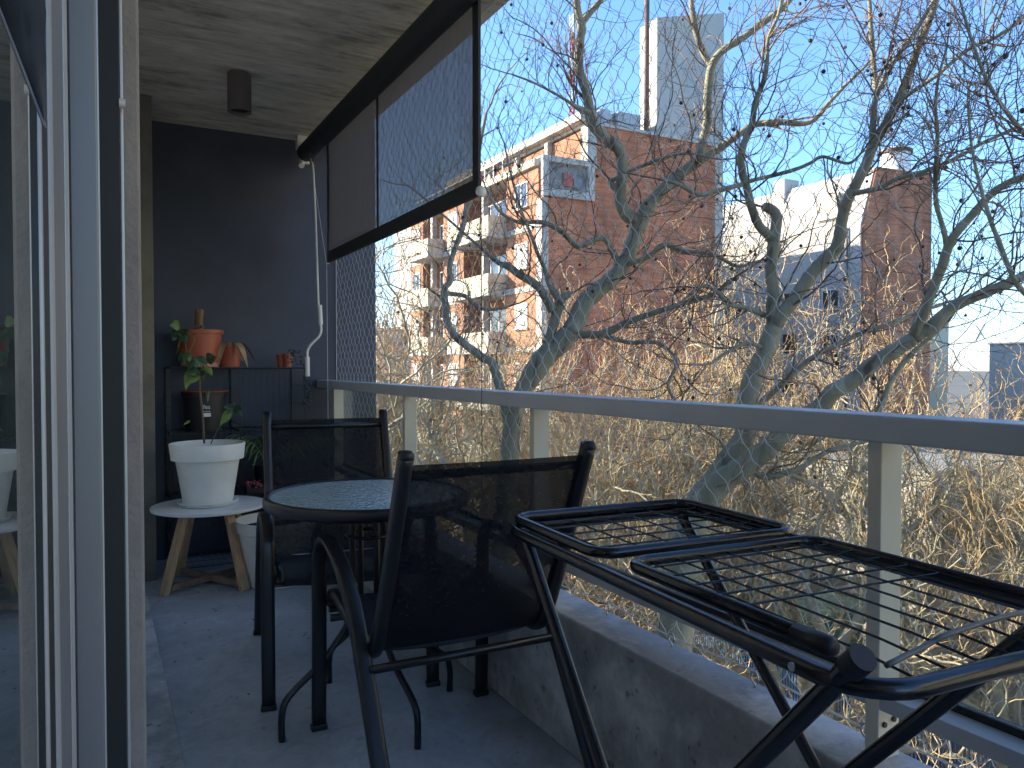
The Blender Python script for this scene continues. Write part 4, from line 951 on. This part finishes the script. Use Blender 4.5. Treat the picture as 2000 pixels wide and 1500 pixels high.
# --- big limbs of the two nearest plane trees, measured from the photograph: (x, y, width) lists
def limb_pts(lst, depth, slope=0):
    out = []
    for i, (x, y, w_) in enumerate(lst):
        d = depth + slope*i; out.append((P(x,y,d), w_*1.1/1500*d/2))
    return out
def near_tree(name, label, limbs, base, group):
    root = empty(name, base, label, 'tree', group)
    segs = []; balls = []
    tb_ = MB(); br_ = MB()
    for li, (lst, d0, sl, ch_) in enumerate(limbs):
        lp_ = limb_pts(lst, d0, sl)
        pts = smooth_path([p for p, _ in lp_], 5)
        rs = []
        for i in range(len(lp_)-1):
            for k in range(5): rs.append(lp_[i][1]*(1-k/5)+lp_[i+1][1]*k/5)
        rs.append(lp_[-1][1])
        nzp = [p + rvec()*(rs[i]*.07) for i, p in enumerate(pts)]; rs2 = [max(.003, r_*rt.uniform(.96,1.05)*(1.12 if rt.random() < .07 else 1)) for r_ in rs]
        (tb_ if li == 0 else br_).tube(nzp, rs2, 12 if rs[0] > .04 else 8)
        # extend tip
        dr = (pts[-1]-pts[-3]).normalized()
        sub(pts[-1], dr, rt.uniform(.6,1.2), max(.004,min(.011,rs[-1]*.75)), 1, segs, balls, .05, .8)
        Ln = sum((pts[i+1]-pts[i]).length for i in range(len(pts)-1))
        for k in range(int(Ln*ch_*2.1)):
            i = rt.randint(2, len(pts)-2); dr = (pts[i+1]-pts[i]).normalized()
            rr = min(rs[i]*.45, rt.uniform(.0035,.0095)); 
            sub(pts[i]+dr*0, side_dir(dr, rt.uniform(.5,1.3), .15), rt.uniform(.4,1.5), rr, 1, segs, balls, .035, .8)
    tb_.build('trunk', M['bark'], root, smooth=True)
    br_.build('branch', M['bark'], root, smooth=True)
    thick = [s for s in segs if s[6] > .005]; thin = [s for s in segs if s[6] <= .005]
    thin = [(*s[:6], max(s[6],.0021), max(s[7],.0016)) for s in thin]
    prisms(thick, 'side_branches', M['twig'], root, 5)
    prisms(thin, 'twigs', M['twig'], root, 3)
    # seed balls on thin stalks
    rt.shuffle(balls); bm_ = MB(); st_ = []
    ico = MB(); ico.lathe((0,0,0), [(.001,-.0155),(.009,-.0125),(.0145,-.006),(.0155,0),(.0145,.006),(.009,.0125),(.001,.0155)], 8)
    first = None
    for k, p in enumerate(balls[:230]):
        ln = rt.uniform(.03,.09); q = p - V(rt.uniform(-.01,.01),rt.uniform(-.01,.01),ln); st_.append((*p, *q, .0018, .0018))
        if first is None:
            first = ico.build('seed_ball', M['ball'], root, smooth=True, world=False); o = first
        else: o = first.copy(); COL.objects.link(o)
        o.location = q - root.location; s_ = rt.uniform(.75,1.15); o.scale = (s_,s_,s_)
    if st_: prisms(st_, 'seed_stalks', M['twig'], root, 3)
    return root
A = [([(960,1500,60),(972,1250,50),(985,1010,40),(993,900,34),(1004,808,32),(1025,758,33),(1058,706,40),(1103,661,38),(1122,639,36),(1140,594,32),(1181,557,30),(1211,527,28),(1230,490,27),(1245,445,27),(1252,426,26)], 8.0, 0, 1.5),
 ([(1252,432,24),(1222,418,24),(1211,381,22),(1215,347,20),(1211,299,20),(1185,272,20),(1159,243,22),(1151,209,18),(1144,175,17),(1132,138,16),(1132,93,15),(1136,56,15),(1129,22,13),(1125,-10,12),(1120,-60,11)], 8.0, -.05, 4),
 ([(1136,45,12),(1150,28,11),(1173,0,10),(1190,-40,8)], 7.5, 0, 4),
 ([(1211,378,14),(1196,362,11),(1190,350,9)], 7.9, 0, 2),
 ([(1151,222,12),(1140,216,12),(1125,209,8),(1105,195,5),(1050,165,4),(1000,145,3)], 7.6, -.05, 5),
 ([(1245,452,26),(1263,410,26),(1297,369,22),(1331,338,20),(1365,315,17),(1407,289,14),(1438,266,13),(1476,243,12),(1529,239,11),(1582,239,9),(1620,200,7),(1658,160,6),(1700,120,5)], 8.0, -.06, 3.5),
 ([(1365,315,16),(1373,274,15),(1382,236,15),(1381,198,15),(1386,152,15),(1392,125,14),(1411,99,13),(1453,72,13),(1487,46,12),(1525,19,11),(1550,-10,10)], 7.7, -.05, 4),
 ([(1392,128,12),(1373,103,11),(1358,57,10),(1350,0,9),(1345,-40,8)], 7.5, 0, 4.5),
 ([(1065,672,20),(1073,661,18),(1088,609,18),(1092,587,16),(1073,557,9),(1066,531,8),(1051,497,7),(1036,456,6),(1021,419,5),(1000,350,4),(985,280,3)], 8.0, .02, 4),
 ([(1092,590,15),(1104,578,14),(1114,574,12)], 8.0, 0, 1),
 ([(1080,606,16),(1051,560,15),(1017,538,14),(991,519,13),(972,512,8),(924,471,5),(868,422,4),(820,380,3)], 8.0, .06, 4),
 ([(1212,520,12),(1196,493,11),(1182,467,11),(1163,467,11),(1129,480,10),(1096,452,9),(1058,434,8),(1017,435,7),(987,422,6),(969,404,5),(950,370,4)], 8.0, -.05, 4),
 ([(1230,515,10),(1267,501,10),(1297,478,9),(1335,490,8),(1391,497,7),(1440,520,6),(1480,510,5)], 7.9, -.05, 5),
 ([(1118,648,15),(1148,654,14),(1182,650,13),(1223,631,12),(1260,617,11),(1305,602,10),(1353,587,9),(1398,572,8),(1440,540,6)], 8.0, -.1, 4),
 ([(1178,655,9),(1230,669,8),(1282,669,8),(1316,695,7),(1320,717,7),(1305,755,6),(1330,800,5)], 8.0, -.08, 4),
 ([(1001,850,22),(985,790,18),(976,755,17),(961,710,16),(943,699,15),(913,676,14),(887,654,14),(872,624,13),(870,594,12),(868,564,12),(879,549,11),(879,516,10),(890,482,9),(903,448,9),(909,415,8),(925,370,7),(935,300,6),(950,220,5)], 8.0, .06, 3.5),
 ([(870,572,9),(909,579,8),(931,598,7),(954,605,6),(990,600,5)], 8.6, 0, 4),
 ([(1190,355,8),(1240,330,7),(1330,300,5),(1400,310,4)], 7.9, -.1, 4)]
T1 = near_tree('plane_tree', 'bare plane tree with a thick curving grey green trunk in front of the brick gable', A, P(960,1500,8.0)*1.0, 'plane trees lining the street')
B = [([(1300,1400,66),(1330,1150,60),(1360,1000,54),(1405,930,46),(1440,878,40),(1457,843,38),(1461,773,36),(1475,727,33),(1496,685,31),(1510,640,30)], 6.6, 0, 1.2),
 ([(1510,645,24),(1508,605,22),(1510,570,21),(1506,535,20),(1508,500,20),(1513,463,20),(1517,425,19),(1505,408,17),(1490,404,15)], 6.6, 0, 3),
 ([(1513,470,16),(1483,441,16),(1468,406,15),(1460,372,14),(1451,342,14),(1447,311,13),(1453,281,12),(1468,243,11),(1475,201,10),(1491,160,9),(1498,125,8),(1500,76,7),(1520,30,6),(1530,-20,5)], 6.6, -.03, 5),
 ([(1508,648,24),(1527,615,24),(1552,584,24),(1580,542,24),(1610,508,23),(1635,482,22),(1643,437,20),(1654,395,19),(1669,365,19),(1692,319,18),(1707,281,18),(1730,243,16),(1753,198,16),(1776,141,14),(1795,87,13),(1814,42,12),(1829,0,11),(1840,-40,10)], 6.6, -.04, 4),
 ([(1703,290,12),(1707,213,11),(1711,179,10),(1706,120,9),(1702,60,8),(1698,0,7),(1694,-40,7)], 6.2, -.03, 5),
 ([(1711,185,9),(1735,140,9),(1753,110,8),(1783,68,8),(1818,11,7),(1840,-30,6)], 6.1, -.04, 5),
 ([(1750,200,8),(1772,186,8),(1833,144,7),(1893,95,7),(1947,72,6),(2005,30,5)], 6.0, -.1, 5),
 ([(1496,690,9),(1482,676,8),(1454,672,7),(1419,689,6),(1387,710,5),(1350,712,4)], 6.6, -.05, 4),
 ([(1505,620,10),(1454,601,9),(1422,594,8),(1401,570,7),(1370,560,6),(1320,600,4)], 6.6, -.05, 5),
 ([(1370,990,46),(1405,945,44),(1450,913,40),(1496,878,36),(1524,853,33),(1570,815,31),(1608,790,30),(1625,766,29),(1664,745,28),(1702,713,27),(1741,689,26),(1783,661,25)], 6.5, -.07, 1.2),
 ([(1783,665,20),(1790,640,19),(1804,608,19),(1822,563,18),(1838,525,17),(1852,482,16),(1867,456,15),(1897,422,14),(1935,380,13),(1969,357,12),(2005,342,11),(2060,300,9)], 5.75, -.05, 4),
 ([(1850,488,10),(1844,452,9),(1829,399,8),(1827,342,8),(1831,266,7),(1827,209,6),(1833,152,5),(1850,90,4)], 5.5, -.03, 6),
 ([(1783,661,24),(1825,633,23),(1860,601,21),(1895,584,19),(1947,563,18),(2005,536,16),(2080,500,14)], 5.75, -.06, 4),
 ([(1470,800,12),(1517,759,11),(1545,734,11),(1580,703,10),(1632,675,9),(1685,650,9),(1730,636,8),(1790,612,7),(1850,590,5)], 6.8, .02, 5),
 ([(1700,850,10),(1716,805,10),(1737,752,10),(1769,703,10),(1804,671,9),(1850,630,6)], 5.9, 0, 3),
 ([(1665,378,10),(1715,368,9),(1753,349,8),(1802,336,8),(1863,311,7),(1924,277,6),(2005,240,5)], 6.1, -.08, 5),
 ([(1453,357,8),(1483,349,7),(1544,334,7),(1582,319,6),(1608,306,6),(1658,319,5),(1688,292,4)], 6.4, -.05, 5),
 ([(1450,360,9),(1403,372,9),(1365,380,8),(1327,361,7),(1290,350,5)], 6.4, 0, 5),
 ([(1440,900,14),(1490,930,12),(1560,915,10),(1620,880,8),(1700,860,6)], 6.6, 0, 4),
 ([(2060,620,10),(1990,560,9),(1950,470,8),(1925,400,7),(1900,300,5),(1890,200,4)], 5.0, 0, 6),
 ([(2080,330,9),(2000,260,8),(1940,180,7),(1905,100,6),(1880,20,5)], 4.9, 0, 7)]
T2 = near_tree('plane_tree', 'bare plane tree with forked mottled limbs nearest the railing on the right', B, P(1300,1400,6.6)*1.0, 'plane trees lining the street')

# --- street trees farther off: complete bare crowns
def far_tree_mesh(seed, H, spread, ntw, root, tops=.0):
    rt.seed(seed); segs = []; limbs = MB(); balls = []
    def rec(p, d, L_, r, lvl):
        stp = (.5,.32,.24,.15,.10,.07)[lvl]
        n = max(3, int(L_/stp)); pts = [p]; rs = [r]; q = p; wb = (.10,.26,.34,.42,.5,.5)[lvl]
        cv = rvec()*.10
        for i in range(n):
            if rt.random() < .25: cv = rvec()*.14
            d = (d + rvec()*wb + cv + V(0,0,(.05,.05,.04,.07,.12,.2)[lvl])).normalized(); q = q + d*(L_/n); pts.append(q); rs.append(r*(1-.45*(i+1)/n))
        if lvl < 4:
            pp = smooth_path(pts, 2) if lvl < 3 else pts
            k = 2 if lvl < 3 else 1
            limbs.tube(pp, [rs[min(len(rs)-1,int(i/k))]*rt.uniform(.93,1.07) for i in range(len(pp))], (10,8,6,4)[lvl], caps=False)
        else:
            for i in range(n): segs.append((*pts[i], *pts[i+1], rs[i], rs[i+1]))
        if lvl < 5:
            k = (5,6,6,6,3)[lvl]
            for j in range(k):
                i = n if j == 0 else rt.randint(max(1,n//3), n); dr = (pts[i]-pts[i-1]).normalized()
                L2 = L_*rt.uniform(.7,1.0) if lvl == 0 else (L_*rt.uniform(.5,.85) if lvl < 3 else (rt.uniform(.35,.95) if lvl == 3 else rt.uniform(.1,.3)))
                r2 = rs[i]*rt.uniform(.5,.78) if lvl < 3 else (rt.uniform(.006,.011) if lvl == 3 else .0055)
                rec(pts[i], side_dir(dr, rt.uniform(.35,.9) if lvl < 2 else rt.uniform(.5,1.2), .25*spread if lvl < 2 else .25), L2, r2, lvl+1)
        elif rt.random() < .02: balls.append(q)
    rec(V(0,0,0), V(rt.uniform(-.15,.15),rt.uniform(-.15,.15),1), H*.36, H*.019, 0)
    segs2 = [(*s[:6], max(s[6],.0065), max(s[7],.0048)) for s in segs]
    t = limbs.build('trunk', M['bark_far'], root, smooth=True, world=False)
    loc = Vector(root.location); root.location = (0,0,0)
    prisms(segs2, 'twigs', M['twig_far'], root, 3)
    if balls:
        bb = MB(); lv = MB()
        for p in balls: bead(bb, p-V(0,0,.06), .022)
        tag(bb.build('seed_balls', M['ball'], root, smooth=True, world=False), kind='stuff')
    # a few withered leaves
    lv = MB()
    for s in rt.sample(segs, min(500, len(segs))):
        p = V(*s[3:6]); a = rvec(); c = a.cross(rvec()); c = c.normalized()*.028 if c.length > .1 else V(.028,0,0)
        lv.add([p, p+c+a*.02, p+a*.06, p-c+a*.025], [(0,1,2,3)])
    tag(lv.build('withered_leaves', M['dry'], root, world=False), kind='stuff')
    root.location = loc; print('far tree segs', len(segs))
    return root
protos = []
for i, (sd_, H_, sp, nt_) in enumerate(((3, 13.4, .6, 5), (8, 12.6, .4, 5), (21, 12.2, .3, 5))):
    r_ = empty('plane_tree', (0,0,0)); far_tree_mesh(sd_, H_, sp, nt_, r_); protos.append(r_)
spots = [ # x, y, proto, rot, scale, label
 (4.6,12.8,0,0.4,1.32,'sunlit bare plane tree beside the navy wall, left of the brick facade'),
 (4.7,19.5,1,2.1,1.35,'pale bare plane tree down the near pavement by the left end of the brick block'),
 (8.8,14.6,2,1.0,1.0,'golden bare plane tree in the gap between the two nearest trunks'),
 (11.9,9.2,1,0.7,1.05,'crooked golden bare tree just right of the nearest forked trunk'),
 (12.4,14.4,0,2.6,1.05,'pale bare tree low between the brick gable and grey block'),
 (12.4,19.8,2,3.6,1.2,'thin golden bare tree low in front of the brick gable'),
 (17.0,8.6,0,1.9,.9,'bare tree over the corrugated shed at the lower right'),
 (13.2,23.5,0,3.3,1.25,'golden bare tree right at the corner of the brick apartment block'),
 (13.4,16.8,1,5.0,1.18,'golden bare tree in front of the brick gable on the far pavement'),
 (13.3,11.6,2,0.2,1.15,'golden bare tree before the grey apartment block on the far pavement'),
 (13.4,7.2,0,4.1,.98,'golden bare tree at the right behind the railing post'),
 (15.8,13.6,1,2.9,.92,'golden bare tree beside the blue fence'),
 (21.5,13.6,2,3.9,.95,'bare tree in the yard behind the teal kiosk'),
 (27.0,22.0,0,5.6,.92,'bare tree between the low cream house and the grey block'),
 (24.5,9.5,1,1.7,.95,'bare tree at the right edge behind the corrugated shed'),
 (13.0,31,2,2.4,1.1,'bare tree at the foot of the brick facade balconies'),
 (4.8,27,2,4.6,1.1,'distant bare tree seen beside the end of the navy wall'),
 (38,18,0,0.9,.95,'far bare tree below the brick gable of the grey block')]
for i, (x, y, k, rz, sc, lab) in enumerate(spots):
    o = protos[k] if k not in [s[2] for s in spots[:i]] else copy_tree(protos[k])
    o.location = (x,y,GZ); o.rotation_euler = (0,0,rz); o.scale = (sc,sc,sc); tag(o, lab, 'tree', 'plane trees lining the street')
